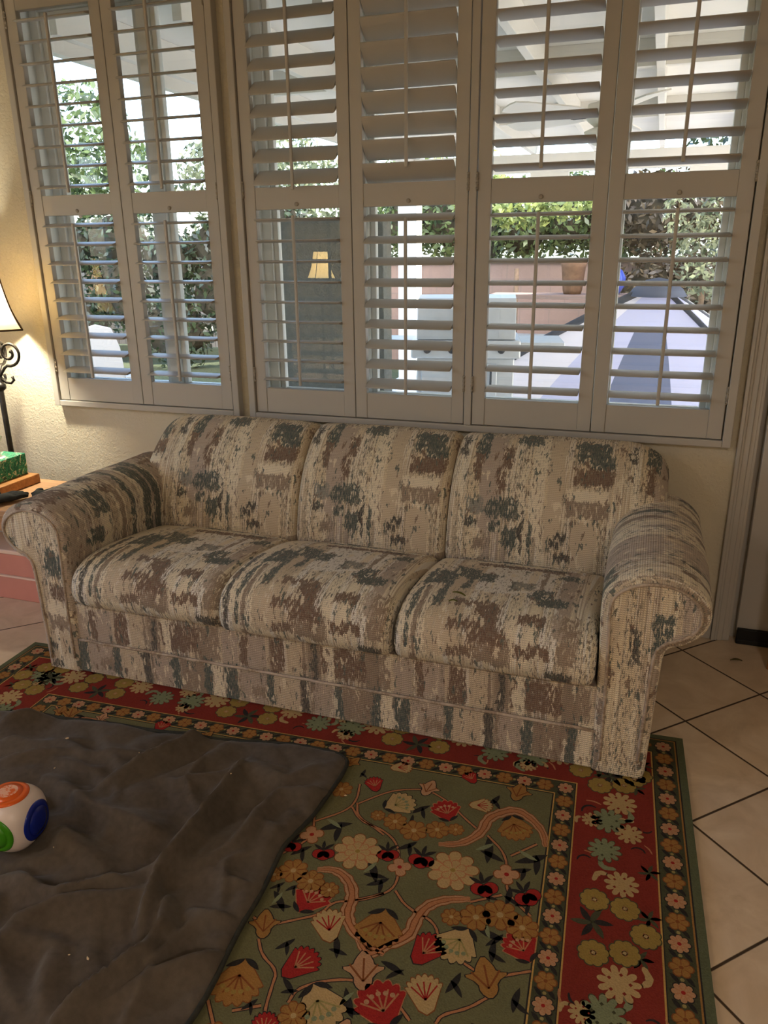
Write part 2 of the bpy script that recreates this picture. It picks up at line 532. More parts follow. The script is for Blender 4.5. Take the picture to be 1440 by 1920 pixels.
def fabric(name, tw, th, patches, base, seed=0.0, streak=1.0):
    t = NT(name)
    uv = t.sep(t.coord('UV'))
    U, V = uv[0], uv[1]
    def wrap(x, p):
        return t.math('MULTIPLY', t.math('FRACT', t.math('DIVIDE', x, p)), p)
    # ragged, mostly lengthwise brush noise; sampled on the unwrapped cloth so repeats differ a little
    sv = t.comb(t.math('MULTIPLY', U, 150.0), t.math('MULTIPLY', V, 34.0), seed)
    n1 = t.noise(sv, 1.0, 3.0, 0.65)
    lv = t.comb(t.math('MULTIPLY', U, 22.0), t.math('MULTIPLY', V, 14.0), seed + 3.0)
    n2 = t.noise(lv, 1.0, 3.0, 0.6)
    fv = t.comb(t.math('MULTIPLY', U, 420.0), t.math('MULTIPLY', V, 60.0), seed + 5.0)
    n3 = t.noise(fv, 1.0, 1.0)
    # wobble the pattern coordinates so that edges are hand-drawn
    spk = t.noise(t.comb(t.math('MULTIPLY', U, 70.0), t.math('MULTIPLY', V, 14.0), seed + 31.0), 1.0, 4.0, 0.7)
    wu = t.math('MULTIPLY_ADD', t.math('SUBTRACT', n2, 0.5), 0.034, U)
    wv = t.math('MULTIPLY_ADD', t.math('SUBTRACT', spk, 0.5), 0.075, V)
    pu, pv = wrap(wu, tw), wrap(wv, th)
    P = t.comb(pu, pv, 0.0)
    # warp stripes
    su = wrap(U, tw)
    sn = t.noise(t.comb(t.math('MULTIPLY', su, 70.0), t.math('MULTIPLY', V, 1.2), seed + 9.0), 1.0, 3.0, 0.7)
    b0 = t.noise(t.comb(t.math('MULTIPLY', su, 11.0), t.math('MULTIPLY', V, 0.8), seed + 17.0), 1.0, 1.0)
    colr = t.ramp(b0, [(0.0, base[0]), (0.40, base[1]), (0.47, base[2]), (0.53, base[3]), (0.60, base[1]), (0.66, base[2])], 'CONSTANT')
    colr = t.mix(t.smooth(sn, 0.50, 0.60), colr, base[3])
    colr = t.mix(t.math('MULTIPLY', t.smooth(sn, 0.36, 0.30), 0.7), colr, FC['K'])
    # bundles of fine warp lines
    ln = t.noise(t.comb(t.math('MULTIPLY', su, 230.0), t.math('MULTIPLY', V, 2.2), seed + 51.0), 1.0, 2.0, 0.6)
    lreg = t.smooth(t.noise(t.comb(t.math('MULTIPLY', su, 16.0), t.math('MULTIPLY', V, 1.0), seed + 57.0), 1.0, 1.0), 0.44, 0.54)
    colr = t.mix(t.math('MULTIPLY', t.math('MULTIPLY', t.smooth(ln, .52, .58), lreg), 0.62), colr, FC['K'])
    colr = t.mix(t.math('MULTIPLY', t.math('MULTIPLY', t.smooth(ln, .46, .40), lreg), 0.6), colr, FC['W'])
    # lengthwise dark dashes gathered in streaky regions
    reg = t.smooth(t.noise(t.comb(t.math('MULTIPLY', su, 13.0), t.math('MULTIPLY', V, 3.0), seed + 21.0), 1.0, 2.0), 0.40, 0.54)
    dash = t.smooth(t.math('ADD', t.math('MULTIPLY', n1, 0.55), t.math('MULTIPLY', n3, 0.45)), 0.520, 0.560)
    colr = t.mix(t.math('MULTIPLY', t.math('MULTIPLY', dash, reg), 0.85 * streak), colr, FC['D'])
    # woven patches with torn edges
    hole = t.math('SUBTRACT', 1.0, t.math('MULTIPLY', t.smooth(t.math('MULTIPLY_ADD', n1, 0.65, t.math('MULTIPLY', n3, 0.35)), 0.53, 0.575), 0.8))
    rag = t.math('ADD', t.math('MULTIPLY', t.math('SUBTRACT', n1, 0.5), 0.7), t.math('MULTIPLY', t.math('SUBTRACT', n2, 0.5), 0.5))
    for (cx, cy, pw, ph, key, amp) in patches:
        d = t.vmath('ABSOLUTE', t.vmath('SUBTRACT', P, (cx, cy, 0.0)))
        e = t.sep(t.vmath('SUBTRACT', (pw / 2, ph / 2, 0.0), d))
        k = t.math('MINIMUM', e[0], t.math('MULTIPLY', e[1], 0.8))
        k = t.math('MULTIPLY_ADD', rag, amp, k)
        m_ = t.smooth(k, -0.0008, 0.0012)
        colr = t.mix(t.math('MULTIPLY', m_, hole) if amp > .015 else m_, colr, FC[key])
    # loose flakes of slate and brown scattered over the whole cloth
    fk = t.math('MULTIPLY_ADD', t.math('SUBTRACT', n1, 0.5), 0.55, t.noise(t.comb(t.math('MULTIPLY', U, 44.0), t.math('MULTIPLY', V, 13.0), seed + 71.0), 1.0, 3.0, 0.6))
    colr = t.mix(t.math('MULTIPLY', t.smooth(fk, .635, .65), .9), colr, FC['S'])
    fk2 = t.math('MULTIPLY_ADD', t.math('SUBTRACT', n1, 0.5), 0.55, t.noise(t.comb(t.math('MULTIPLY', U, 36.0), t.math('MULTIPLY', V, 15.0), seed + 83.0), 1.0, 3.0, 0.6))
    colr = t.mix(t.math('MULTIPLY', t.smooth(fk2, .645, .66), .85), colr, FC['B'])
    fk3 = t.math('MULTIPLY_ADD', t.math('SUBTRACT', n1, 0.5), 0.55, t.noise(t.comb(t.math('MULTIPLY', U, 34.0), t.math('MULTIPLY', V, 10.0), seed + 91.0), 1.0, 3.0, 0.6))
    colr = t.mix(t.math('MULTIPLY', t.smooth(fk3, .62, .635), .8), colr, FC['C'])
    # heathered yarn
    colr = t.mix(t.math('MULTIPLY', t.smooth(n3, 0.3, 0.75), 0.22), colr, FC['T'])
    # weave: ribs across, finer yarn lengthwise
    rib = t.math('SINE', t.math('MULTIPLY', V, 2 * PI / 0.0064))
    yarn = t.math('SINE', t.math('MULTIPLY', U, 2 * PI / 0.0074))
    wv2 = t.math('MULTIPLY_ADD', t.math('MULTIPLY', rib, yarn), 0.5, t.math('MULTIPLY', rib, 0.6))
    shade = t.math('MULTIPLY_ADD', wv2, 0.20, 0.97)
    colr = t.mix(1.0, colr, t.comb(shade, shade, shade), 'MULTIPLY')
    t.col(colr)
    t.rough(0.92)
    t.b.inputs['Specular IOR Level'].default_value = 0.15
    t.b.inputs['Sheen Weight'].default_value = 0.12
    t.bump(wv2, 0.5, 0.003)
    return t.m

BASE1 = [FC['M'], FC['T'], FC['C'], rgb(221, 204, 174)]
def CP(x, y, w, h, k, a):      # pixel-measured pattern of a back cushion -> metres
    return ((x - 60) / 1328.0, (690 - y) / 1328.0 * 1.06, w / 1328.0, h / 1328.0 * 1.06, k, a)
BACKP = [CP(250, 330, 105, 460, 'M', .012), CP(545, 350, 70, 520, 'T', .01), CP(465, 330, 70, 480, 'C', .05),
    CP(690, 590, 105, 190, 'T', .006), CP(190, 140, 62, 200, 'S', .05), CP(180, 275, 44, 150, 'B', .05), CP(100, 160, 34, 120, 'D', .09),
    CP(318, 225, 46, 120, 'B', .10), CP(300, 330, 40, 110, 'B', .12), CP(405, 105, 130, 80, 'S', .13),
    CP(700, 165, 150, 120, 'S', .15), CP(745, 215, 90, 90, 'S', .13), CP(710, 295, 180, 80, 'B', .08), CP(690, 378, 190, 46, 'C', .008), CP(690, 440, 200, 74, 'K', .018),
    CP(588, 560, 60, 26, 'D', .03), CP(565, 595, 50, 30, 'D', .03), CP(598, 650, 80, 34, 'D', .06),
    CP(190, 460, 80, 76, 'G', .07), CP(320, 465, 170, 90, 'S', .12), CP(180, 540, 54, 40, 'D', .06), CP(290, 545, 54, 44, 'S', .05),
    CP(365, 585, 70, 90, 'S', .10), CP(225, 620, 60, 56, 'K', .09), CP(412, 570, 16, 210, 'D', .05), CP(440, 590, 24, 180, 'C', .05),
    CP(455, 600, 12, 170, 'S', .05), CP(120, 480, 20, 240, 'C', .06)]
def SP(x, y, w, h, k, a):      # seat pattern: x across 0..100, y from the front bottom 0 to the rear 100
    return (x * .0058, y * .0074, w * .0058, h * .0074, k, a)
SEATP = [SP(14, 60, 12, 90, 'C', .05), SP(60, 70, 44, 50, 'W', .06), SP(34, 44, 18, 70, 'T', .03), SP(90, 55, 8, 70, 'M', .05),
    SP(58, 93, 50, 4, 'S', .02), SP(58, 88, 52, 3, 'C', .012), SP(60, 83, 50, 6, 'B', .022), SP(28, 50, 5, 40, 'S', .05), SP(38, 58, 5, 26, 'S', .06), SP(70, 66, 5, 30, 'C', .03), SP(76, 62, 3, 40, 'K', .04), SP(32, 67, 12, 16, 'S', .09), SP(22, 58, 10, 18, 'S', .07),
    SP(44, 62, 14, 12, 'S', .11), SP(16, 40, 3, 60, 'S', .04), SP(9, 30, 3, 60, 'D', .05), SP(20, 20, 3, 50, 'K', .03),
    SP(54, 24, 14, 22, 'B', .13), SP(61, 14, 12, 14, 'B', .13), SP(45, 34, 16, 4, 'B', .07), SP(45, 22, 18, 4, 'B', .07), SP(44, 12, 12, 5, 'B', .08), SP(60, 12, 18, 10, 'K', .10),
    SP(66, 56, 14, 10, 'G', .08), SP(78, 50, 12, 9, 'S', .10), SP(84, 42, 16, 8, 'S', .10), SP(90, 76, 12, 8, 'S', .11), SP(80, 86, 14, 5, 'D', .10),
    SP(76, 28, 14, 6, 'B', .04), SP(78, 15, 18, 6, 'B', .05), SP(95, 22, 9, 22, 'K', .09), SP(68, 34, 4, 30, 'C', .04), SP(92, 6, 12, 5, 'D', .06)]
def DP(x, y, w, h, k, a):
    return (x, y, w, h, k, a)
RAILP = [DP(.03, .20, .06, .12, 'M', .01), DP(.085, .20, .03, .12, 'B', .06), DP(.20, .20, .05, .13, 'B', .025), DP(.33, .20, .02, .13, 'D', .06),
    DP(.44, .21, .17, .10, 'B', .035), DP(.54, .20, .08, .14, 'K', .02), DP(.12, .20, .05, .12, 'M', .01), DP(.265, .20, .05, .14, 'T', .02), DP(.38, .20, .03, .14, 'C', .03),
    DP(.03, .07, .05, .14, 'S', .05), DP(.11, .07, .10, .15, 'M', .02), DP(.13, .06, .06, .05, 'K', .06), DP(.175, .08, .025, .12, 'S', .04), DP(.235, .07, .08, .15, 'T', .02),
    DP(.295, .07, .03, .15, 'D', .05), DP(.36, .07, .07, .15, 'M', .03), DP(.41, .08, .03, .12, 'S', .05), DP(.48, .06, .10, .15, 'K', .02), DP(.535, .07, .03, .15, 'S', .06), DP(.57, .07, .04, .15, 'C', .03)]
M['fab_back'] = fabric('sofa_fabric_upright', 0.58, 0.66, BACKP, BASE1, 0.0)
M['fab_seat'] = fabric('sofa_fabric_seat', 0.58, 0.86, SEATP, [FC['C'], FC['W'], FC['T'], FC['C']], 40.0)
M['fab_rail'] = fabric('sofa_fabric_rail', 0.59, 0.28, RAILP, [FC['M'], FC['K'], FC['T'], FC['T']], 80.0, 0.8)
ARMP = [SP(20, 40, 8, 130, 'C', .03), SP(52, 50, 26, 120, 'M', .03), SP(80, 40, 10, 120, 'C', .05), SP(8, 60, 5, 110, 'S', .05), SP(24, 70, 9, 46, 'S', .07), SP(34, 62, 8, 60, 'S', .06),
    SP(60, 40, 22, 30, 'B', .10), SP(48, 52, 16, 4, 'B', .07), SP(46, 40, 18, 4, 'B', .06), SP(52, 28, 10, 12, 'B', .09), SP(80, 62, 12, 16, 'S', .10), SP(70, 78, 16, 8, 'S', .07),
    SP(92, 46, 10, 8, 'D', .04), SP(93, 58, 10, 6, 'B', .04), SP(86, 22, 7, 30, 'B', .08), SP(38, 16, 4, 60, 'D', .05), SP(27, 14, 4, 60, 'B', .06), SP(97, 80, 5, 60, 'K', .04), SP(13, 20, 5, 50, 'K', .05)]
M['fab_arm'] = fabric('sofa_fabric_arm', 0.58, 0.86, ARMP, [FC['C'], FC['T'], FC['M'], FC['C']], 120.0)

# ------------------------------------------------------------------ sofa
def sweep(name, prof, s0, s1, r, mat, parent, axis='X', n=64, ns=26, uvo=(0.0, 0.0), bulge=None, start=0, vflip=False, capmat=None, flat=False):
    """profile (a,b) swept along an axis between s0 and s1, with rounded ends of radius r"""
    pr, L = resample(prof, n, True)
    P = np.array(pr)
    nx = np.roll(P, -1, 0) - np.roll(P, 1, 0)
    nor = np.stack([nx[:, 1], -nx[:, 0]], 1)
    nor /= np.maximum(np.linalg.norm(nor, axis=1, keepdims=True), 1e-9)
    area = 0.5 * np.sum(P[:, 0] * np.roll(P[:, 1], -1) - np.roll(P[:, 0], -1) * P[:, 1])
    if area < 0:
        nor = -nor
    st = []
    K = 6
    for k in range(K):
        a = PI / 2 * k / K
        st.append((s0 + r * (1 - math.cos(a)) * 1.0 if False else s0 + r * (1 - math.cos(a)), r * (1 - math.sin(a))))
    # true quarter round: position along the axis rises with 1-cos, inset falls with 1-sin
    mid = np.linspace(s0 + r, s1 - r, ns)
    st += [(float(x), 0.0) for x in mid]
    for k in reversed(range(K)):
        a = PI / 2 * k / K
        st.append((s1 - r * (1 - math.cos(a)), r * (1 - math.sin(a))))
    vs = []
    for (x, ins) in st:
        q = P - nor * ins
        if flat:
            q[:, 1] = np.where(P[:, 1] < 0.05, P[:, 1], q[:, 1])
        if bulge is not None:
            s = (x - s0) / (s1 - s0)
            q = q + nor * np.array([bulge(s, i / n, P[i]) for i in range(n)])[:, None]
        for a, b in q:
            vs.append((x, a, b) if axis == 'X' else (a, x, b))
    fs = []; uvs = []
    m = len(st)
    for i in range(m - 1):
        for k in range(n):
            k2 = (k + 1) % n
            ids = [(i, k), (i, k + 1), (i + 1, k + 1), (i + 1, k)]
            if (axis == 'X') != (area < 0):
                ids = [ids[0], ids[1], ids[2], ids[3]]
            else:
                ids = [ids[0], ids[3], ids[2], ids[1]]
            if axis == 'X':
                ids = [ids[0], ids[3], ids[2], ids[1]]
            else:
                ids = [ids[0], ids[3], ids[2], ids[1]]
            fs.append(tuple(a * n + (b % n) for a, b in ids))
            uvs.append([(st[a][0] + uvo[0], ((L * (1 - b / n)) if vflip else (L * b / n)) + uvo[1]) for a, b in ids])
    mb = MB()
    mb.add(vs, fs, 0, uvs, True)
    # end caps share the rim position but not its normals
    for i, rev in ((0, False), (m - 1, True)):
        ring = vs[i * n:(i + 1) * n]
        idx = list(range(n))
        if rev:
            idx.reverse()
        uvc = [(ring[j][1] if axis == 'X' else ring[j][0], ring[j][2]) for j in idx]
        mb.add(ring, [tuple(idx)], 1 if capmat else 0, [[(a + uvo[0] * 0, b + 0.0) for a, b in uvc]], False)
    o = mb.build(name, [mat, capmat] if capmat else mat, parent)
    bm = bmesh.new(); bm.from_mesh(o.data)
    bmesh.ops.recalc_face_normals(bm, faces=bm.faces)
    bm.to_mesh(o.data); bm.free()
    return o, pr

SZ = 0.0105                        # top of the rug
SX0, SX1, SXM = -1.806, -0.062, -0.934
YF = -0.940
sofa = thing('sofa', 'long three-cushion sofa in a brushed beige, slate and brown woven fabric under the windows', 'sofa', (0, 0, 0))
# base with its two fabric bands
lo = MB()
def bandbox(mb, x0, x1, y0, y1, z0, z1, uo=0.0):
    uf = [(x0 + uo, z0), (x1 + uo, z0), (x1 + uo, z1), (x0 + uo, z1)]
    p = [(x0, y0, z0), (x1, y0, z0), (x1, y1, z0), (x0, y1, z0), (x0, y0, z1), (x1, y0, z1), (x1, y1, z1), (x0, y1, z1)]
    mb.add(p, [(0, 1, 5, 4)], 0, [uf])
    side = [(0, 3, 2, 1), (4, 5, 6, 7), (1, 2, 6, 5), (2, 3, 7, 6), (3, 0, 4, 7)]
    uvs = []
    for f in side:
        uvs.append([(p[i][0] + uo + p[i][1] * .0, p[i][2] + p[i][1]) for i in f])
    mb.add(p, side, 0, uvs)
bandbox(lo, SX0 - .02, SX1 + .02, YF, -0.05, 0.0165, 0.140, 1.83)
base = lo.build('base', M['fab_rail'], sofa, 0.008)
up = MB(); bandbox(up, SX0 - .02, SX1 + .02, YF + 0.008, -0.06, 0.1385, 0.275, 1.83)
up.build('seat_rail', M['fab_rail'], sofa, 0.008)
wl = MB().tube([(SX0 + (SX1 - SX0) * k / 40, YF - 0.002 + 0.001 * math.sin(k * 1.7), 0.1405 + 0.0012 * math.sin(k * 2.3)) for k in range(41)], 0.0050, 8)
def piping_mat():
    t = NT('sofa_piping_cord')
    co = t.coord('Object')
    n = t.noise(co, 130.0, 2.0); n2 = t.noise(co, 14.0, 2.0)
    c = t.mix(t.smooth(n2, .42, .6), FC['M'], FC['K'])
    t.col(t.mix(t.math('MULTIPLY', t.smooth(n, .5, .62), .45), c, FC['T'])); t.rough(.9)
    t.bump(n, .5, .002)
    return t.m
M['piping'] = piping_mat()
wl.build('piping', M['piping'], base)
for fx, fy in ((SX0 - .05, YF + .05), (SX1 + .05, YF + .05), (SX0 - .05, -0.12), (SX1 + .05, -0.12)):
    f = MB()
    zz = SZ + .0015 if fy < -0.6 else 0.0
    f.lathe([(0.026, zz), (0.032, zz + .004), (0.034, 0.030)], 16, fx, fy, 0.0)
    f.build('foot', M['black_metal'], sofa)

# rolled arms
def arm_profile(mirror):
    p = [(-0.058, 0.0135), (-0.058, 0.0150), (-0.058, 0.12), (-0.058, 0.22), (-0.060, 0.34), (-0.063, 0.42)]
    cx, cz, rr, rz = 0.073, 0.524, 0.137, 0.107
    for k in range(15):
        a = R(172 - k * (172 + 74) / 14)
        p.append((cx + rr * math.cos(a) * (1.03 if math.cos(a) < 0 else 1.0), cz + rz * math.sin(a)))
    p += [(0.103, 0.402), (0.098, 0.30), (0.094, 0.16), (0.090, 0.0150), (0.090, 0.0135)]
    if mirror:
        p = [(2 * SXM - x, z) for x, z in p][::-1]
    return p
for mirror in (False, True):
    pr = arm_profile(mirror)
    pr = chaikin(pr[:], True, 1)
    arm, rp = sweep('arm', pr, YF - 0.006, -0.19, 0.022, M['fab_arm'], sofa, 'Y', 88, 30, (1.20 if mirror else 1.03, 0.10 if not mirror else 0.45),
                    bulge=lambda s, t, q: 0.006 * math.sin(PI * min(1, s * 1.3)) * (1 if q[1] > .45 else 0), capmat=M['fab_back'], flat=True)
    # welt that follows the front scroll
    P = np.array(rp)
    nx = np.roll(P, -1, 0) - np.roll(P, 1, 0); nn = np.stack([nx[:, 1], -nx[:, 0]], 1); nn /= np.linalg.norm(nn, axis=1, keepdims=True)
    ar = 0.5 * np.sum(P[:, 0] * np.roll(P[:, 1], -1) - np.roll(P[:, 0], -1) * P[:, 1])
    if ar < 0:
        nn = -nn
    q = P - nn * 0.024
    keep = [i for i in range(len(P)) if P[i][1] > 0.05]
    # order so that the open end sits at the bottom
    k0 = next(i for i in range(len(keep)) if (keep[i] - keep[i - 1]) % len(P) > 1) if any((keep[i] - keep[i - 1]) % len(P) > 1 for i in range(len(keep))) else 0
    keep = keep[k0:] + keep[:k0]
    pts = [(q[i][0], YF - 0.0075, q[i][1]) for i in keep]
    MB().tube(pts, 0.0046, 8).build('piping', M['piping'], arm)

# seat cushions
SEATS = [(SX0 + .006, -1.226, 0.0, 0.0), (-1.222, -0.648, 0.014, -0.012), (-0.644, SX1 - .004, 0.004, -0.004)]
for i, (a, b, dz, dy) in enumerate(SEATS):
    p = [(-0.37, 0.272), (-0.37, 0.33), (-0.385, 0.375), (-0.43, 0.398), (-0.55, 0.416 + dz), (-0.68, 0.432 + dz), (-0.80, 0.440 + dz), (-0.885, 0.434 + dz),
         (-0.945 + dy, 0.405 + dz), (-0.972 + dy, 0.360), (-0.974 + dy, 0.315), (-0.955 + dy, 0.276), (-0.91, 0.2655), (-0.70, 0.2655), (-0.50, 0.2665)]
    p = chaikin(p, True, 2)
    def bl(s, t, q, dz=dz):
        e = max(0.0, math.sin(PI * s)) ** 0.6
        top = max(0.0, min(1.0, (q[1] - 0.29) / 0.1))
        return 0.010 * e * top - 0.004
    sweep('seat_cushion', p, a, b, 0.030, M['fab_seat'], sofa, 'X', 72, 30, (-a + (0.0, 0.02, 0.05)[i], 0.28), bulge=bl, vflip=True, capmat=M['fab_back'])

# back cushions; the outer two run out over the arms
BACKS = [(-1.905, -1.222, -1.80), (-1.220, -0.640, -1.215), (-0.638, 0.094, -0.635)]
for i, (a, b, u0) in enumerate(BACKS):
    p = [(-0.405, 0.37), (-0.398, 0.44), (-0.372, 0.54), (-0.325, 0.64), (-0.262, 0.712), (-0.195, 0.764), (-0.125, 0.780), (-0.065, 0.764), (-0.030, 0.70),
         (-0.026, 0.60), (-0.030, 0.42), (-0.045, 0.34), (-0.20, 0.33), (-0.36, 0.335)]
    p = chaikin(p, True, 2)
    def bl(s, t, q, a=a, b=b, i=i):
        e = max(0.0, math.sin(PI * s)) ** 0.5
        v = 0.010 * e - 0.004
        # rounded shoulders at the two ends of the sofa back
        x = a + s * (b - a)
        lim = 0.0
        rad = 0.15 if i == 2 else 0.11
        dd = (x - a) if i == 0 else ((b - x) if i == 2 else 9)
        if dd < rad:
            h = rad - math.sqrt(max(0.0, rad * rad - (rad - dd) ** 2))
            lim = -h * max(0.0, min(1.0, (q[1] - 0.60) / 0.17)) * 0.62
        return v + lim
    sweep('back_cushion', p, a, b, 0.032, M['fab_back'], sofa, 'X', 84, 36, (-u0 + 0.58, 0.66), bulge=bl)
# measured positions on the floor
FLOWERS= [('pw', -0.762, -0.519, 0.05), ('pr', -0.62, -0.514, 0.045), ('pg', -0.446, -0.506, 0.05), ('dg', -0.795, -0.569, 0.018), ('dg', -0.745, -0.579, 0.03), ('dg', -0.69, -0.598, 0.035), ('dg', -0.633, -0.579, 0.03), ('dg', -0.587, -0.566, 0.02), ('rc', -0.567, -0.703, 0.062), ('rc', -0.807, -0.706, 0.06), ('tr', -0.734, -0.686, 0.03), ('tr', -0.647, -0.681, 0.035), ('tr', -0.489, -0.727, 0.035), ('tr', -0.392, -0.727, 0.035), ('cp', -0.693, -0.728, 0.028), ('cp', -0.441, -0.682, 0.03), ('dg', -0.543, -0.839, 0.022), ('dg', -0.49, -0.825, 0.035), ('dg', -0.439, -0.804, 0.04), ('dg', -0.387, -0.826, 0.035), ('pw', -0.513, -0.892, 0.055), ('pg', -0.691, -0.895, 0.06), ('fr', -0.582, -0.949, 0.05), ('pr', -0.377, -0.885, 0.045), ('lg', -0.44, -0.977, 0.055), ('lg', -0.45, -0.384, 0.045), ('lp', -0.692, -0.433, 0.04), ('lp', -0.689, -1.03, 0.055), ('fc', -0.552, -1.052, 0.05), ('pr', -0.626, -1.098, 0.06), ('fc', -0.549, -0.46, 0.035), ('fr', -0.836, -0.46, 0.035), ('fr', -0.582, -0.358, 0.03), ('fc', -0.796, -0.363, 0.035), ('lf', -0.69, -0.516, 0.03), ('lf', -0.703, -0.56, 0.02), ('lf', -0.497, -0.615, 0.045), ('lf', -0.39, -0.615, 0.045), ('lf', -0.754, -0.755, 0.04), ('lf', -0.452, -0.86, 0.035), ('lf', -0.439, -0.902, 0.03), ('lf', -0.694, -0.654, 0.03), ('lf', -0.429, -0.746, 0.03), ('lf', -0.731, -0.786, 0.03), ('lf', -0.413, -0.66, 0.03), ('lf', -0.475, -0.75, 0.025), ('lf', -0.51, -0.431, 0.03), ('lf', -0.388, -0.761, 0.025), ('lf', -0.635, -1.0, 0.03), ('lf', -0.507, -0.999, 0.03), ('lf', -0.378, -1.003, 0.03), ('rc', -0.815, -0.705, 0.06), ('dg', -0.937, -0.807, 0.035), ('dg', -0.885, -0.827, 0.033), ('dg', -0.833, -0.84, 0.022), ('dg', -0.976, -0.831, 0.02), ('pr', -0.868, -0.888, 0.05), ('lg', -0.937, -0.976, 0.045), ('fc', -0.794, -0.947, 0.05), ('pg', -0.704, -0.9, 0.05), ('fr', -0.832, -1.054, 0.05), ('pg', -0.935, -1.1, 0.06), ('pw', -0.76, -1.11, 0.06), ('lg', -0.689, -1.034, 0.05), ('pr', -0.636, -1.098, 0.05), ('dg', -0.793, -1.154, 0.03), ('tr', -0.889, -0.726, 0.03), ('tr', -0.973, -0.721, 0.03), ('cp', -0.938, -0.682, 0.03), ('fr', -0.837, -0.461, 0.035), ('dg', -0.923, -0.496, 0.03), ('lg', -0.932, -0.377, 0.03), ('lf', -0.934, -0.902, 0.035), ('lf', -0.917, -0.857, 0.02), ('lf', -0.956, -0.86, 0.02), ('lf', -0.888, -0.638, 0.045), ('lf', -0.754, -0.769, 0.04), ('lf', -0.697, -1.098, 0.035), ('lf', -0.874, -1.005, 0.025), ('lf', -0.828, -1.098, 0.025), ('lf', -0.943, -0.741, 0.03), ('lf', -0.766, -0.982, 0.03), ('lf', -0.887, -0.415, 0.02), ('lg', -1.932, -0.38, 0.035), ('lp', -1.778, -0.377, 0.03), ('fr', -1.568, -0.373, 0.035), ('lf', -1.625, -0.403, 0.025), ('lf', -1.854, -0.383, 0.02)]
VINES= [[(-0.861, -0.54), (-0.799, -0.474), (-0.756, -0.45), (-0.692, -0.433), (-0.63, -0.464), (-0.573, -0.518), (-0.537, -0.547)], [(-0.872, -0.555), (-0.833, -0.602), (-0.766, -0.616), (-0.716, -0.655), (-0.693, -0.728), (-0.686, -0.791), (-0.718, -0.827), (-0.759, -0.851)], [(-0.505, -0.565), (-0.454, -0.613), (-0.437, -0.685), (-0.434, -0.739), (-0.372, -0.789)], [(-0.51, -0.786), (-0.443, -0.746)], [(-0.684, -0.8), (-0.646, -0.841), (-0.574, -0.862), (-0.556, -0.912), (-0.506, -0.943), (-0.466, -0.96), (-0.44, -0.977), (-0.413, -0.956), (-0.357, -0.929)], [(-0.673, -1.039), (-0.61, -1.068), (-0.572, -1.102)], [(-0.434, -1.012), (-0.468, -1.047), (-0.515, -1.073), (-0.522, -1.095)], [(-0.439, -0.619), (-0.381, -0.562)], [(-0.956, -0.616), (-0.938, -0.672), (-0.947, -0.714), (-0.985, -0.762)], [(-0.949, -0.634), (-0.881, -0.574), (-0.867, -0.526), (-0.88, -0.461)], [(-0.863, -0.536), (-0.847, -0.586), (-0.795, -0.612), (-0.76, -0.633)], [(-0.971, -0.959), (-0.927, -0.97), (-0.881, -0.942), (-0.829, -0.912), (-0.813, -0.869), (-0.772, -0.857), (-0.707, -0.815)], [(-0.935, -1.008), (-0.912, -1.044), (-0.864, -1.07), (-0.86, -1.107), (-0.851, -1.165), (-0.837, -1.184)], [(-0.814, -1.131), (-0.81, -1.099), (-0.77, -1.069), (-0.709, -1.046), (-0.661, -1.051)], [(-0.971, -1.169), (-0.936, -1.212)], [(-0.914, -1.177), (-0.863, -1.151)], [(-1.966, -0.357), (-1.891, -0.401), (-1.825, -0.382), (-1.732, -0.388), (-1.577, -0.419)]]
THICK= [[(-0.619, -0.628), (-0.563, -0.613), (-0.52, -0.559), (-0.515, -0.502), (-0.481, -0.47), (-0.446, -0.449), (-0.405, -0.472), (-0.368, -0.516), (-0.36, -0.566)], [(-0.511, -0.778), (-0.562, -0.792), (-0.603, -0.821), (-0.619, -0.867), (-0.62, -0.915), (-0.668, -0.951), (-0.69, -0.987), (-0.727, -0.952)], [(-0.883, -0.788), (-0.839, -0.776), (-0.798, -0.799), (-0.773, -0.842), (-0.774, -0.889), (-0.756, -0.922), (-0.707, -0.959), (-0.661, -0.973)]]
BORDER= [('dk', -0.237, -0.703, 0.036), ('dk', -0.17, -0.712, 0.036), ('dk', -0.127, -0.777, 0.036), ('dk', -0.235, -0.849, 0.036), ('dk', -0.171, -0.833, 0.036), ('gl', -0.241, -0.769, 0.05), ('bc', -0.177, -0.64, 0.045), ('bg', -0.218, -0.537, 0.045), ('bc', -0.159, -0.464, 0.04), ('bc', -0.252, -0.435, 0.03), ('bg', -0.184, -0.371, 0.04), ('dk', -0.203, -0.291, 0.03), ('bc', -0.182, -0.911, 0.05), ('bg', -0.212, -0.988, 0.05), ('gl', -0.118, -0.727, 0.03), ('gl', -0.114, -0.586, 0.03), ('gl', -0.139, -0.84, 0.03), ('hk', -0.264, -0.585, 0.02), ('hk', -0.119, -0.431, 0.02), ('hk', -0.257, -0.962, 0.025), ('hk', -0.139, -0.525, 0.02)]
BLANKET= [[-1.886, -1.252], [-1.789, -1.217], [-1.758, -1.216], [-1.647, -1.211], [-1.521, -1.189], [-1.332, -1.179], [-1.225, -1.153], [-1.179, -1.166], [-1.041, -1.136], [-0.894, -1.107], [-0.774, -1.106], [-0.737, -1.121], [-0.722, -1.142], [-0.718, -1.194], [-0.721, -1.255], [-0.727, -1.368], [-0.747, -1.457], [-0.754, -1.498], [-0.751, -1.535], [-0.737, -1.652], [-0.738, -1.738], [-0.732, -1.808], [-0.722, -1.891], [-0.722, -1.969]]
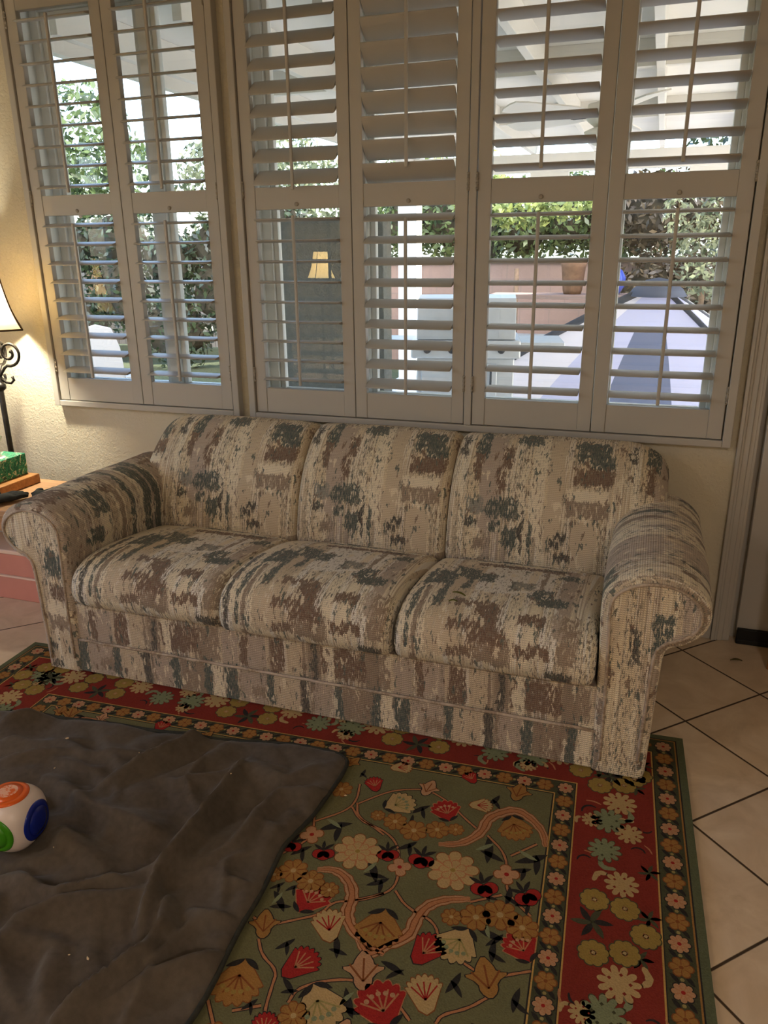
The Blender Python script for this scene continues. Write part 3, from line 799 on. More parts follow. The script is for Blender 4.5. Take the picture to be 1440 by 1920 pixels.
RIDGES= [[[-0.999, -1.275], [-0.981, -1.411], [-0.975, -1.515], [-0.978, -1.584], [-0.976, -1.657], [-0.978, -1.709], [-0.96, -1.776], [-0.946, -1.825]], [[-1.197, -1.166], [-1.238, -1.315], [-1.275, -1.414], [-1.344, -1.529]], [[-1.484, -1.501], [-1.337, -1.538], [-1.216, -1.563], [-1.104, -1.582], [-1.02, -1.579]], [[-0.977, -1.742], [-1.064, -1.762], [-1.148, -1.823], [-1.234, -1.819], [-1.329, -1.825]], [[-0.978, -1.584], [-0.986, -1.686], [-1.069, -1.756], [-1.159, -1.81]], [[-0.972, -1.749], [-1.057, -1.808], [-1.145, -1.861], [-1.192, -1.906], [-1.205, -1.954]], [[-0.92, -1.763], [-0.89, -1.828], [-0.887, -1.89], [-0.915, -1.958], [-0.951, -2.025], [-0.968, -2.066]], [[-0.728, -1.294], [-0.836, -1.352], [-0.865, -1.448], [-0.856, -1.563], [-0.903, -1.633]], [[-0.759, -1.493], [-0.836, -1.459]], [[-0.736, -1.833], [-0.815, -1.9], [-0.846, -1.929], [-0.891, -2.005]], [[-1.014, -1.28], [-1.061, -1.345], [-1.12, -1.388], [-1.196, -1.377]], [[-0.889, -1.227], [-0.999, -1.275]], [[-0.738, -1.749], [-0.824, -1.762], [-0.87, -1.754]], [[-1.2, -1.666], [-1.314, -1.636], [-1.373, -1.665], [-1.436, -1.715]], [[-1.347, -1.647], [-1.225, -1.694], [-1.106, -1.726]], [[-1.492, -1.372], [-1.595, -1.418], [-1.673, -1.47]], [[-1.76, -1.212], [-1.789, -1.284], [-1.805, -1.334]], [[-1.514, -1.297], [-1.588, -1.349], [-1.705, -1.373], [-1.742, -1.399]], [[-0.751, -1.651], [-0.817, -1.656], [-0.903, -1.633]], [[-1.097, -1.932], [-1.057, -1.986], [-0.992, -2.074]]]
# ------------------------------------------------------------------ rug (pattern laid in as coloured faces of one mesh)
RA = R(2.65)
RUGO = Vector((0.197, -0.705))
RW, RL = 2.34, 3.35
RUGC = {'field': rgb(115, 113, 80), 'red': rgb(136, 48, 41), 'guard': rgb(76, 78, 57), 'bind': rgb(99, 106, 80), 'gold': rgb(167, 121, 65),
        'pink': rgb(194, 147, 110), 'cream': rgb(193, 163, 113), 'navy': rgb(44, 44, 46), 'crim': rgb(168, 41, 41), 'salmon': rgb(190, 128, 89),
        'olive': rgb(163, 136, 71), 'sage': rgb(136, 143, 108), 'brown': rgb(138, 80, 46), 'line': rgb(202, 161, 90), 'khaki': rgb(161, 147, 92)}
RK = list(RUGC)
def pile(name, c):
    t = NT(name)
    co = t.coord('Object')
    a = t.noise(co, 9.0, 3.0); b = t.noise(co, 260.0, 2.0)
    f = t.math('MULTIPLY_ADD', a, 0.30, t.math('MULTIPLY_ADD', b, 0.40, 0.52))
    t.col(t.mix(1.0, tuple(k * .88 + j * .12 for k, j in zip(c, rgb(92, 76, 52))), t.comb(f, f, f), 'MULTIPLY'))
    t.rough(1.0); t.b.inputs['Specular IOR Level'].default_value = 0.05
    t.bump(b, 0.5, 0.003)
    return t.m
RUGM = [pile('rug_wool_' + k, RUGC[k]) for k in RK]
rug = MB()
RZ = 0.0100
RINGS = [(0.0, 'bind'), (0.020, 'navy'), (0.0235, 'gold'), (0.0275, 'guard'), (0.089, 'navy'), (0.0915, 'line'), (0.0955, 'red'), (0.295, 'line'), (0.2985, 'navy'), (0.301, 'guard'), (0.352, 'line'), (0.3555, 'navy'), (0.359, 'field')]
for i, (d, k) in enumerate(RINGS):
    mi = RK.index(k)
    a0, a1, b0, b1 = -RW + d, -d, -RL + d, -d
    if i == len(RINGS) - 1:
        rug.add([(a0, b0, RZ), (a1, b0, RZ), (a1, b1, RZ), (a0, b1, RZ)], [(0, 1, 2, 3)], mi)
        continue
    e = RINGS[i + 1][0]
    c0, c1, e0, e1 = -RW + e, -e, -RL + e, -e
    rug.add([(a0, b0, RZ), (a1, b0, RZ), (a1, b1, RZ), (a0, b1, RZ), (c0, e0, RZ), (c1, e0, RZ), (c1, e1, RZ), (c0, e1, RZ)],
            [(0, 1, 5, 4), (1, 2, 6, 5), (2, 3, 7, 6), (3, 0, 4, 7)], mi)
# pile edge
ed = [(-RW, -RL), (0, -RL), (0, 0), (-RW, 0)]
rug.add([(x, y, 0.0) for x, y in ed] + [(x, y, RZ) for x, y in ed], [(0, 1, 5, 4), (1, 2, 6, 5), (2, 3, 7, 6), (3, 0, 4, 7)], RK.index('bind'))
rr = random.Random(11)
LAY = [0]
def poly(pts, col, lay):
    z = RZ + 0.00012 * lay
    rug.add([(x, y, z) for x, y in pts], [tuple(range(len(pts)))], RK.index(col))
def fan(cx, cy, pts, col, lay):
    z = RZ + 0.00012 * lay
    n = len(pts)
    rug.add([(cx, cy, z)] + [(x, y, z) for x, y in pts], [(0, 1 + k, 1 + (k + 1) % n) for k in range(n)], RK.index(col))
def polar(cx, cy, f, n, rot, sc=1.0, grow=0.0):
    o = []
    for k in range(n):
        a = 2 * PI * k / n
        q = f(a) * sc + grow
        o.append((cx + q * math.cos(a + rot), cy + q * math.sin(a + rot)))
    return o
def strip(pts, w, col, lay, taper=False, curve=True):
    p = chaikin(list(pts), False, 2) if curve and len(pts) > 2 else list(pts)
    n = len(p)
    L_, R_ = [], []
    for i in range(n):
        a = p[max(i - 1, 0)]; b = p[min(i + 1, n - 1)]
        dx, dy = b[0] - a[0], b[1] - a[1]
        q = math.hypot(dx, dy) or 1
        ww = w if not taper else w * math.sin(PI * (0.08 + 0.86 * i / max(1, n - 1))) ** 0.7
        ww *= 1 + 0.12 * math.sin(i * 2.3)
        L_.append((p[i][0] - dy / q * ww / 2, p[i][1] + dx / q * ww / 2)); R_.append((p[i][0] + dy / q * ww / 2, p[i][1] - dx / q * ww / 2))
    z = RZ + 0.00012 * lay
    rug.add([(x, y, z) for x, y in L_] + [(x, y, z) for x, y in R_], [(i, n + i, n + i + 1, i + 1) for i in range(n - 1)], RK.index(col))
def blossom(cx, cy, r, petals, col, rot=0, out='navy', core='gold', lay=3, depth=.28, veins=None):
    f = lambda a: r * (1 - depth + depth * abs(math.cos(a * petals / 2)) ** 0.6)
    n = petals * 6
    fan(cx, cy, polar(cx, cy, f, n, rot, 1.0, 0.0028), out, lay)
    fan(cx, cy, polar(cx, cy, f, n, rot), col, lay + 1)
    if veins:
        for k in range(petals):
            a = rot + PI * (2 * k + 1) / petals
            strip([(cx + r * .3 * math.cos(a), cy + r * .3 * math.sin(a)), (cx + r * .78 * math.cos(a), cy + r * .78 * math.sin(a))], r * .07, veins, lay + 2)
    if core:
        fan(cx, cy, polar(cx, cy, lambda a: r * .2, 10, 0), core, lay + 3)
def leaf(cx, cy, r, rot, col='navy', lay=3, w=.3):
    p = []
    for k in range(9):
        s = k / 8; p.append((s * 2 - 1, w * math.sin(PI * s) ** .8 * (1.15 - .3 * s)))
    for k in range(1, 8):
        s = 1 - k / 8; p.append((s * 2 - 1, -w * math.sin(PI * s) ** .8 * .55))
    ca, sa = math.cos(rot), math.sin(rot)
    poly([(cx + (x * ca - y * sa) * r, cy + (x * sa + y * ca) * r) for x, y in p], col, lay)
def palm(cx, cy, r, col, rot, out='navy', dots='gold', vein='brown', spread=1.25, lay=3, leaves=True):
    # fan-shaped palmette with a serrated crown, dark sepals at its foot
    def outline(g):
        pts = []
        n = 31
        for k in range(n):
            a = -spread + 2 * spread * k / (n - 1)
            q = r * (1.02 + .16 * abs(math.sin(k * PI / 4)) - .22 * (abs(a) / spread) ** 2) + g
            pts.append((q * math.cos(a), q * math.sin(a)))
        pts.append((-r * .42 - g, r * .30 + g * .4)); pts.append((-r * .62 - g, 0)); pts.append((-r * .42 - g, -r * .30 - g * .4))
        ca, sa = math.cos(rot), math.sin(rot)
        return [(cx + x * ca - y * sa, cy + x * sa + y * ca) for x, y in pts]
    fan(cx, cy, outline(0.0028), out, lay)
    fan(cx, cy, outline(0), col, lay + 1)
    for k in range(5):
        a = rot + (-.75 + 1.5 * k / 4) * spread
        strip([(cx, cy), (cx + r * .82 * math.cos(a), cy + r * .82 * math.sin(a))], r * .06, vein, lay + 2)
        if dots:
            b = rot + (-.6 + 1.2 * k / 4) * spread
            fan(cx + r * .66 * math.cos(b), cy + r * .66 * math.sin(b), polar(cx + r * .66 * math.cos(b), cy + r * .66 * math.sin(b), lambda a: r * .095, 8, 0), dots, lay + 3)
    if leaves:
        for s in (-1, 1):
            leaf(cx - r * .45 * math.cos(rot) - s * r * .3 * math.sin(rot), cy - r * .45 * math.sin(rot) + s * r * .3 * math.cos(rot), r * .36, rot + s * 1.0, 'navy', lay + 4, .4)
def lily(cx, cy, r, col, rot, lay=3):
    def outl(g):
        pts = []
        for a, q in ((-1.7, .35), (-1.25, .95), (-.85, .55), (-.45, .75), (0, 1.15), (.45, .75), (.85, .55), (1.25, .95), (1.7, .35), (2.5, .55), (PI, .75), (-2.5, .55)):
            pts.append((cx + (q * r + g) * math.cos(a + rot), cy + (q * r + g) * math.sin(a + rot)))
        return chaikin(pts, True, 1)
    fan(cx, cy, outl(.003), 'navy', lay); fan(cx, cy, outl(0), col, lay + 1)
    for a in (-.9, 0, .9):
        strip([(cx - r * .3 * math.cos(rot), cy - r * .3 * math.sin(rot)), (cx + r * .7 * math.cos(a + rot), cy + r * .7 * math.sin(a + rot))], r * .07, 'brown', lay + 2)
def tulip(cx, cy, r, rot, lay=3):
    for da, q in ((-.9, .95), (.9, .95), (0, 1.0)):
        x = cx + r * .55 * math.cos(rot + da); y = cy + r * .55 * math.sin(rot + da)
        fan(x, y, polar(x, y, lambda a: r * .52 * q, 12, 0, 1, .002), 'navy', lay)
        fan(x, y, polar(x, y, lambda a: r * .52 * q, 12, 0), 'crim', lay + 1)
    for s in (-1, 0, 1):
        leaf(cx - r * .6 * math.cos(rot + s * .8), cy - r * .6 * math.sin(rot + s * .8), r * .55, rot + PI + s * .9, 'navy', lay + 2, .35)

def motif(k, x, y, r):
    rot = rr.uniform(-PI, PI)
    if k == 'dg':
        blossom(x, y, r, 8, 'gold', rot, 'brown', 'cream', 4, .22, 'brown')
    elif k == 'rc':
        blossom(x, y, r, 9, 'cream', rot, 'brown', None, 3, .26, 'salmon')
        blossom(x, y, r * .52, 7, 'cream', rot + .3, 'salmon', 'olive', 7, .26, 'salmon')
    elif k == 'pw':
        palm(x, y, r, 'cream', rr.uniform(-.6, .6) - PI / 2 + rr.choice((0, 2.2)), 'navy', 'sage', 'khaki')
    elif k == 'pr':
        palm(x, y, r, 'crim', rr.uniform(-.6, .6) + PI / 2, 'salmon', 'pink', 'salmon')
    elif k == 'pg':
        palm(x, y, r, 'gold', rr.uniform(-.5, .5) - PI / 2, 'brown', 'olive', 'brown')
    elif k in ('fr', 'fc'):
        palm(x, y, r, 'crim' if k == 'fr' else 'cream', rr.uniform(-1, 1) + 1.2, 'navy' if k == 'fr' else 'brown', None, 'salmon' if k == 'fr' else 'crim', .95, 3, False)
    elif k == 'tr':
        tulip(x, y, r, rr.uniform(-2.4, -.6))
    elif k == 'cp':
        blossom(x, y, r, 4, 'pink', rot, 'brown', 'crim', 5, .45)
    elif k in ('lg', 'lp'):
        lily(x, y, r, 'gold' if k == 'lg' else 'pink', rr.uniform(-.5, .5) + PI / 2)
    elif k == 'lf':
        leaf(x, y, r, rot, 'navy', 3, .32); leaf(x + r * .3, y - r * .4, r * .75, rot + 1.1, 'navy', 3, .32)
        if r > .03:
            leaf(x - r * .2, y + r * .2, r * .6, rot - 1.0, 'sage', 4, .3)
def shade_ok(x, y):
    return -RW + .38 < x < -.375 and y < -.375
def sections(items, dx=0.0, dy=0.0, flip=False):
    for it in items:
        k, x, y, r = it
        motif(k, (x if not flip else -RW - x) + dx, y + dy, r)
for v in VINES:
    strip(v, .0098, 'navy', 1); strip(v, .0056, 'salmon', 2)
for v in THICK:
    strip(v, .034, 'brown', 1, True); strip(v, .029, 'pink', 2, True); strip(v, .016, 'brown', 3, True); strip(v, .011, 'salmon', 4, True)
_seen = []
for it in FLOWERS:
    if all(math.hypot(it[1] - q[1], it[2] - q[2]) > .6 * max(it[3], q[3]) for q in _seen):
        _seen.append(it)
FLOWERS = _seen
sections(FLOWERS)
# the same design carries on over the rest of the field, mirrored about the middle
VIS = [f for f in FLOWERS]
for k, x, y, r in FLOWERS:
    if x < -1.0:
        continue
    mx = -RW - x
    if mx < -1.10 and shade_ok(mx, y):
        motif(k, mx, y, r)
for k, x, y, r in FLOWERS:
    yy = y - 0.74
    if shade_ok(x, yy) and yy > -RL + .4 and yy < -1.12:
        motif(k, x, yy, r)
for v in VINES:
    q = [(-RW - x, y) for x, y in v if -RW - x > -RW + .37 and -RW - x < -1.05 and y < -.37]
    if len(q) > 1:
        strip(q, .0098, 'navy', 1); strip(q, .0056, 'salmon', 2)
# guard stripes: pink and gold blossoms in turn between dark leaves
def guard(off, r, step):
    per = [((-off, -off), (-off, -RL + off)), ((-off, -off), (-RW + off, -off)), ((-RW + off, -off), (-RW + off, -RL + off)), ((-off, -RL + off), (-RW + off, -RL + off))]
    done = set()
    for (a, b) in per:
        L = math.hypot(b[0] - a[0], b[1] - a[1]); n = int(round(L / step)); n -= n % 2
        ux, uy = (b[0] - a[0]) / L, (b[1] - a[1]) / L
        for k in range(n + 1):
            t = L * k / n
            x, y = a[0] + ux * t, a[1] + uy * t
            if (round(x, 2), round(y, 2)) in done:
                continue
            done.add((round(x, 2), round(y, 2)))
            blossom(x, y, r, 8 if k % 2 == 0 else 6, 'pink' if k % 2 == 0 else 'gold', 0, 'navy' if k % 2 == 0 else 'brown', 'crim' if k % 2 == 0 else 'brown', 3, .28, 'salmon' if k % 2 == 0 else 'brown')
            if k < n:
                m = t + L / n / 2
                for s in (-1, 1):
                    leaf(a[0] + ux * m - uy * s * r * .62, a[1] + uy * m + ux * s * r * .62, r * .62, math.atan2(uy, ux) + .7, 'navy', 2, .45)
                fan(a[0] + ux * m, a[1] + uy * m, polar(a[0] + ux * m, a[1] + uy * m, lambda q: r * .2, 6, 0), 'khaki', 3)
guard(.326, .0215, .0565)
guard(.0585, .0235, .0585)
# red border motifs, repeated along each side
def bmotif(k, x, y, r):
    rot = rr.uniform(-PI, PI)
    if k == 'dk':
        blossom(x, y, r, 9, 'olive', rot, 'guard', 'cream', 3, .14)
        fan(x, y, polar(x, y, lambda a: r * .28, 4, .4), 'salmon', 6); fan(x, y, polar(x, y, lambda a: r * .17, 4, .4), 'cream', 7)
    elif k == 'gl':
        for j in range(6):
            a = rot + j * PI / 3
            leaf(x + r * .5 * math.cos(a), y + r * .5 * math.sin(a), r * .55, a, 'guard' if j % 2 else 'navy', (3 if r > .04 else 0) + j % 2 + 0, .4)
    elif k in ('bc', 'bg'):
        c = 'cream' if k == 'bc' else 'sage'
        blossom(x, y, r, 11, c, rot, 'red' if k == 'bc' else 'guard', None, 2, .4)
        for j in range(5):
            a = rot + j * 2 * PI / 5
            fan(x + r * .5 * math.cos(a), y + r * .5 * math.sin(a), polar(x + r * .5 * math.cos(a), y + r * .5 * math.sin(a), lambda q: r * .1, 4, 0), 'red' if k == 'bc' else 'guard', 5)
        strip([(x + r * math.cos(rot), y + r * math.sin(rot)), (x + r * 1.5 * math.cos(rot + .2), y + r * 1.5 * math.sin(rot + .2)), (x + r * 1.6 * math.cos(rot + .7), y + r * 1.6 * math.sin(rot + .7))], r * .35, c, 2, True)
    elif k == 'hk':
        strip([(x + r * math.cos(rot + q), y + r * math.sin(rot + q)) for q in (0, .6, 1.2, 1.9, 2.6)], r * .3, 'navy', 1, True)
        strip([(x + r * 1.9 * math.cos(rot + q), y + r * 1.9 * math.sin(rot + q)) for q in (0, .5, 1.0)], r * .22, 'salmon', 1, True)
BP = 0.56
BB = [b for b in BORDER if -0.99 < b[2] < -0.43]
def border_run(fn, length):
    k0 = -1
    while True:
        any_in = False
        for (k, x, y, r) in BB:
            s = -y + k0 * BP
            if 0.14 < s < length - 0.14:
                any_in = True
                px, py = fn(-x, s)
                bmotif(k, px, py, r * .9)
        k0 += 1
        if k0 * BP > length:
            break
border_run(lambda t, s: (-t, -s), RL)
border_run(lambda t, s: (-s, -t), RW)
border_run(lambda t, s: (-RW + t, -s), RL)
for x, y in ((-.195, -.195), (-RW + .195, -.195)):
    bmotif('bg', x, y, .045)
ro = rug.build('area_rug', RUGM)
ro.location = (RUGO.x, RUGO.y, 0.0); ro.rotation_euler = (0, 0, RA)
tag(ro, 'large floral area rug with olive field and red flowered border on the tile', 'rug')

# ------------------------------------------------------------------ grey fleece blanket
def build_blanket():
    edge = [tuple(p) for p in BLANKET]
    outline = edge + [(-0.735, -2.25), (-0.76, -2.48), (-1.4, -2.52), (-2.1, -2.44), (-2.16, -1.9), (-2.13, -1.30)]
    P = np.array(outline)
    h = 0.0085
    xs = np.arange(P[:, 0].min() - h, P[:, 0].max() + 2 * h, h); ys = np.arange(P[:, 1].min() - h, P[:, 1].max() + 2 * h, h)
    X, Y = np.meshgrid(xs, ys, indexing='ij')
    A = P; B = np.roll(P, -1, 0)
    inside = np.zeros(X.shape, bool)
    for a, b in zip(A, B):
        c = ((a[1] > Y) != (b[1] > Y))
        with np.errstate(divide='ignore', invalid='ignore'):
            xi = (b[0] - a[0]) * (Y - a[1]) / (b[1] - a[1] + 1e-12) + a[0]
        inside ^= (c & (X < xi))
    def seg(pl, X, Y, closed=False):
        best = np.full(X.shape, 9.0); bx = np.zeros(X.shape); by = np.zeros(X.shape); side = np.zeros(X.shape); tt = np.zeros(X.shape)
        pl = np.array(pl); n = len(pl)
        for i in range(n if closed else n - 1):
            a = pl[i]; b = pl[(i + 1) % n]; d = b - a; L2 = (d @ d) + 1e-12
            t = np.clip(((X - a[0]) * d[0] + (Y - a[1]) * d[1]) / L2, 0, 1)
            px = a[0] + t * d[0]; py = a[1] + t * d[1]
            q = np.hypot(X - px, Y - py)
            m = q < best
            best = np.where(m, q, best); bx = np.where(m, px, bx); by = np.where(m, py, by)
            side = np.where(m, np.sign((X - a[0]) * d[1] - (Y - a[1]) * d[0]), side)
            tt = np.where(m, (i + t) / max(1, (n - 1)), tt)
        return best, bx, by, side, tt
    db, bx, by, _, _ = seg(outline, X, Y, True)
    def vn(X, Y, s, seed):
        r = np.random.RandomState(seed); g = r.rand(64, 64)
        u = X * s + 31.7; v = Y * s + 17.3
        i = np.floor(u).astype(int); j = np.floor(v).astype(int); fu = u - i; fv = v - j
        fu = fu * fu * (3 - 2 * fu); fv = fv * fv * (3 - 2 * fv)
        G = lambda a, b: g[a % 64, b % 64]
        return (G(i, j) * (1 - fu) + G(i + 1, j) * fu) * (1 - fv) + (G(i, j + 1) * (1 - fu) + G(i + 1, j + 1) * fu) * fv
    # lateral wobble so that the folds are not ruled lines
    Xw = X + 0.018 * (vn(X, Y, 9, 1) - .5); Yw = Y + 0.018 * (vn(X, Y, 9, 2) - .5)
    # broad soft swells first, then the folds
    wx = X + 0.10 * vn(X, Y, 3.1, 8); wy = Y + 0.10 * vn(X, Y, 3.1, 9)
    sw = vn(wx * .8 + wy * .6, (wy * .8 - wx * .6) * .45, 7.0, 3)
    sw2 = vn(wx * .5 - wy * .86, (wy * .5 + wx * .86) * .4, 11.0, 4)
    Z = 0.030 * np.clip(sw - .25, 0, 1) ** 1.3 + 0.046 * np.abs(sw2 - .5) + 0.030 * np.abs(vn(wx * .7 + wy * .7, (wy * .7 - wx * .7) * .5, 15.0, 5) - .5) + 0.0012 * vn(X, Y, 34, 6)
    amp = [.032, .026, .020, .026, .022, .022, .028, .018, .012, .016, .014, .012, .014, .018, .016, .018, .016, .012, .012, .012]
    extra = [[(-1.62, -1.62), (-1.45, -1.78), (-1.22, -1.72)], [(-1.35, -2.05), (-1.20, -1.98), (-1.06, -2.06)], [(-1.55, -1.42), (-1.38, -1.42), (-1.22, -1.50)], [(-1.1, -1.2), (-1.12, -1.30), (-1.20, -1.42)], [(-.84, -1.76), (-.86, -1.90), (-.82, -2.05)], [(-1.44, -1.30), (-1.30, -1.40), (-1.18, -1.62)], [(-1.30, -1.30), (-1.46, -1.36), (-1.62, -1.33)], [(-1.13, -1.25), (-1.10, -1.38), (-1.02, -1.46)], [(-1.24, -2.02), (-1.18, -1.94), (-1.06, -1.93)],
             [(-.80, -1.20), (-.86, -1.28), (-.99, -1.25)], [(-.80, -1.72), (-.84, -1.62), (-.80, -1.55)]]
    for k, rd in enumerate(list(RIDGES) + extra):
        q, _, _, sd, tt = seg(rd, Xw, Yw)
        a = amp[k] if k < len(amp) else .012
        wdt = np.where(sd > 0, 0.017, 0.040) * (0.8 + 0.5 * (k % 3) / 2)
        fade = np.clip(np.sin(PI * (0.12 + 0.80 * tt)), 0, 1) ** 0.6
        bell = 2.5 * a * fade * np.exp(-(q / wdt) ** 1.55)
        dent = -0.55 * a * fade * np.exp(-((q - 0.055) / 0.030) ** 2) * (sd > 0)
        hi = bell + 0.45 * Z; d_ = hi - Z; Z = Z + np.where(d_ > 0, d_, 0) * np.clip(d_ / .004, 0, 1) + dent
    Z = np.maximum(Z, 0.0)
    Z *= np.clip(db / 0.030, 0.0, 1.0) ** 0.6 * 0.8 + 0.2
    mk = np.clip((0.125 - np.hypot(X + 1.397, Y + 1.697)) / 0.06, 0, 1)
    Z = Z * (1 - mk) + 0.010 * mk
    base = SZ + 0.006
    # keep cells that touch the inside; pull their outer corners on to the hem line
    cell = inside[:-1, :-1] | inside[1:, :-1] | inside[:-1, 1:] | inside[1:, 1:]
    vid = -np.ones(X.shape, int); vs = []; fs = []
    nx, ny = cell.shape
    for i in range(nx):
        for j in range(ny):
            if not cell[i, j]:
                continue
            ids = []
            for a, b in ((i, j), (i + 1, j), (i + 1, j + 1), (i, j + 1)):
                if vid[a, b] < 0:
                    vid[a, b] = len(vs)
                    if inside[a, b]:
                        vs.append((X[a, b], Y[a, b], base + Z[a, b]))
                    else:
                        vs.append((bx[a, b], by[a, b], base - 0.002))
                ids.append(vid[a, b])
            fs.append(tuple(ids))
    mb = MB(); mb.add(vs, fs, smooth=True)
    t = NT('charcoal_fleece')
    co = t.coord('Object')
    n0 = t.noise(co, 5.0, 3.0); n1 = t.noise(co, 60.0, 2.0); n2 = t.noise(co, 700.0, 1.0)
    t.col(t.ramp(t.math('MULTIPLY_ADD', n1, .4, t.math('MULTIPLY', n0, .6)), [(0.3, rgb(78, 69, 60)), (0.7, rgb(101, 91, 80))]))
    t.rough(1.0); t.b.inputs['Specular IOR Level'].default_value = 0.05
    t.b.inputs['Sheen Weight'].default_value = 0.12; t.b.inputs['Sheen Roughness'].default_value = 0.5
    t.bump(t.math('MULTIPLY_ADD', n2, .5, n1), 0.25, 0.003)
    o = mb.build('fleece_blanket', t.m)
    tag(o, 'rumpled charcoal fleece blanket spread on the floral rug in front of the sofa', 'blanket')
    hm = [(x, y) for x, y in outline]
    hm = chaikin(hm, True, 1)
    zz = []
    for x, y in hm:
        i = int(round((x - xs[0]) / h)); j = int(round((y - ys[0]) / h))
        zz.append(base + 0.0015 + 0.25 * float(Z[min(max(i, 0), X.shape[0] - 1), min(max(j, 0), X.shape[1] - 1)]))
    hb = MB().tube([(x, y, z) for (x, y), z in zip(hm, zz)], 0.0062, 8, closed=True)
    hb.build('hem', plain('charcoal_hem', rgb(52, 52, 46), 0.95, 0.1, 60.0, bump=0.3, bscale=400), o)
    def zat(x, y):
        i = int(round((x - xs[0]) / h)); j = int(round((y - ys[0]) / h))
        return base + float(Z[i, j])
    return o, zat
blanket, BLZ = build_blanket()

# ------------------------------------------------------------------ toy cube ball on the blanket
def toy():
    C0 = Vector((-1.397, -1.697, 0.0))
    HS, PW = 0.0735, 2.75
    zc = BLZ(C0.x, C0.y) + HS + 0.001
    C0.z = zc
    root = thing('toy_cube', 'white rounded toy cube with orange, blue and green round buttons on the fleece blanket', 'toy', C0, R(8))
    def rad(d):
        return HS / (abs(d.x) ** PW + abs(d.y) ** PW + abs(d.z) ** PW) ** (1 / PW)
    mb = MB(); n = 48; vs = []; fs = []
    for i in range(n + 1):
        th = PI * i / n
        for k in range(2 * n):
            ph = PI * k / n
            d = Vector((math.sin(th) * math.cos(ph), math.sin(th) * math.sin(ph), math.cos(th)))
            vs.append(tuple(d * rad(d)))
    for i in range(n):
        for k in range(2 * n):
            k2 = (k + 1) % (2 * n)
            fs.append((i * 2 * n + k, (i + 1) * 2 * n + k, (i + 1) * 2 * n + k2, i * 2 * n + k2))
    mb.add(vs, fs, smooth=True)
    mb.build('shell', plain('toy_white_plastic', rgb(224, 208, 200), 0.35, 0.01, 10, spec=.5), root)
    def cap(axis, prof, name, mat, parent, n=48):
        a = Vector(axis); u = a.orthogonal().normalized(); w = a.cross(u)
        m2 = MB(); vs = []; fs = []
        for (al, k) in prof:
            for j in range(n):
                ph = 2 * PI * j / n
                d = a * math.cos(al) + (u * math.cos(ph) + w * math.sin(ph)) * math.sin(al)
                vs.append(tuple(d * (rad(d) + k)))
        for i in range(len(prof) - 1):
            for j in range(n):
                j2 = (j + 1) % n
                fs.append((i * n + j, (i + 1) * n + j, (i + 1) * n + j2, i * n + j2))
        fs.append(tuple(range(n)))
        m2.add(vs, fs, smooth=True)
        o = m2.build(name, mat, parent)
        bm = bmesh.new(); bm.from_mesh(o.data); bmesh.ops.recalc_face_normals(bm, faces=bm.faces); bm.to_mesh(o.data); bm.free()
        return o
    cols = {'orange': ((0, 0, 1), rgb(226, 98, 34)), 'blue': ((1, 0, 0), rgb(12, 34, 132)), 'green': ((0, -1, 0), rgb(66, 140, 26)),
            'red': ((-1, 0, 0), rgb(190, 36, 40)), 'yellow': ((0, 1, 0), rgb(236, 190, 40))}
    for nm, (ax, c) in cols.items():
        mt = plain('toy_button_' + nm, c, 0.25, 0.02, 10, spec=.5)
        prof = [(0.02, .0035), (.25, .0035), (.43, .0032), (.445, .0012), (.46, .0012), (.47, .0028), (.60, .0026), (.635, .0008), (.645, -.002)]
        b = cap(ax, prof, 'button', mt, root)
        b['label'] = nm + ' round button'
        if nm == 'orange':
            t = NT('pale_print_on_orange')
            co = t.coord('Object')
            k = t.smooth(t.noise(co, 60.0, 4.0, .7), .44, .52)
            t.col(t.mix(k, rgb(226, 98, 34), rgb(236, 178, 150))); t.rough(.3)
            s = cap(ax, [(0.02, .0038), (.12, .0038), (.22, .0038), (.30, .0037)], 'printed_sticker', t.m, b)
    return root
toy()

# crumbs and leaf bits
def bit(name, pos, sc, mat, label, cat, group, seed):
    r2 = random.Random(seed)
    bm = bmesh.new(); bmesh.ops.create_icosphere(bm, subdivisions=1, radius=1.0)
    for v in bm.verts:
        v.co *= r2.uniform(.7, 1.2)
        v.co = Vector((v.co.x * sc[0], v.co.y * sc[1], v.co.z * sc[2]))
    me = bpy.data.meshes.new(name); bm.to_mesh(me); bm.free(); me.materials.append(mat)
    o = bpy.data.objects.new(name, me); link(o); o.location = pos; o.rotation_euler = (0, 0, r2.uniform(0, 3))
    return tag(o, label, cat, group)
CR = plain('pale_crumb', rgb(226, 200, 160), .8, .05, 50)
for i, (x, y, s) in enumerate([(-1.552, -1.328, .006), (-1.308, -1.314, .003), (-.981, -1.353, .0035), (-.996, -1.929, .005), (-1.038, -1.935, .003), (-1.502, -1.441, .003), (-1.28, -1.70, .003), (-1.46, -1.33, .003)]):
    bit('crumb', (x, y, BLZ(x, y) + s * .4), (s, s * .6, s * .5), CR, 'tiny pale crumb lying on the charcoal blanket', 'crumb', 'crumbs on the blanket', i)
bit('crumb', (-.68, -1.266, SZ + .0025), (.005, .0022, .002), CR, 'tiny pale crumb on the olive rug field beside the blanket hem', 'crumb', None, 20)
LFM = plain('dry_leaf', rgb(118, 104, 62), .7, .1, 60)
LFG = plain('olive_leaf', rgb(108, 108, 40), .7, .1, 60)
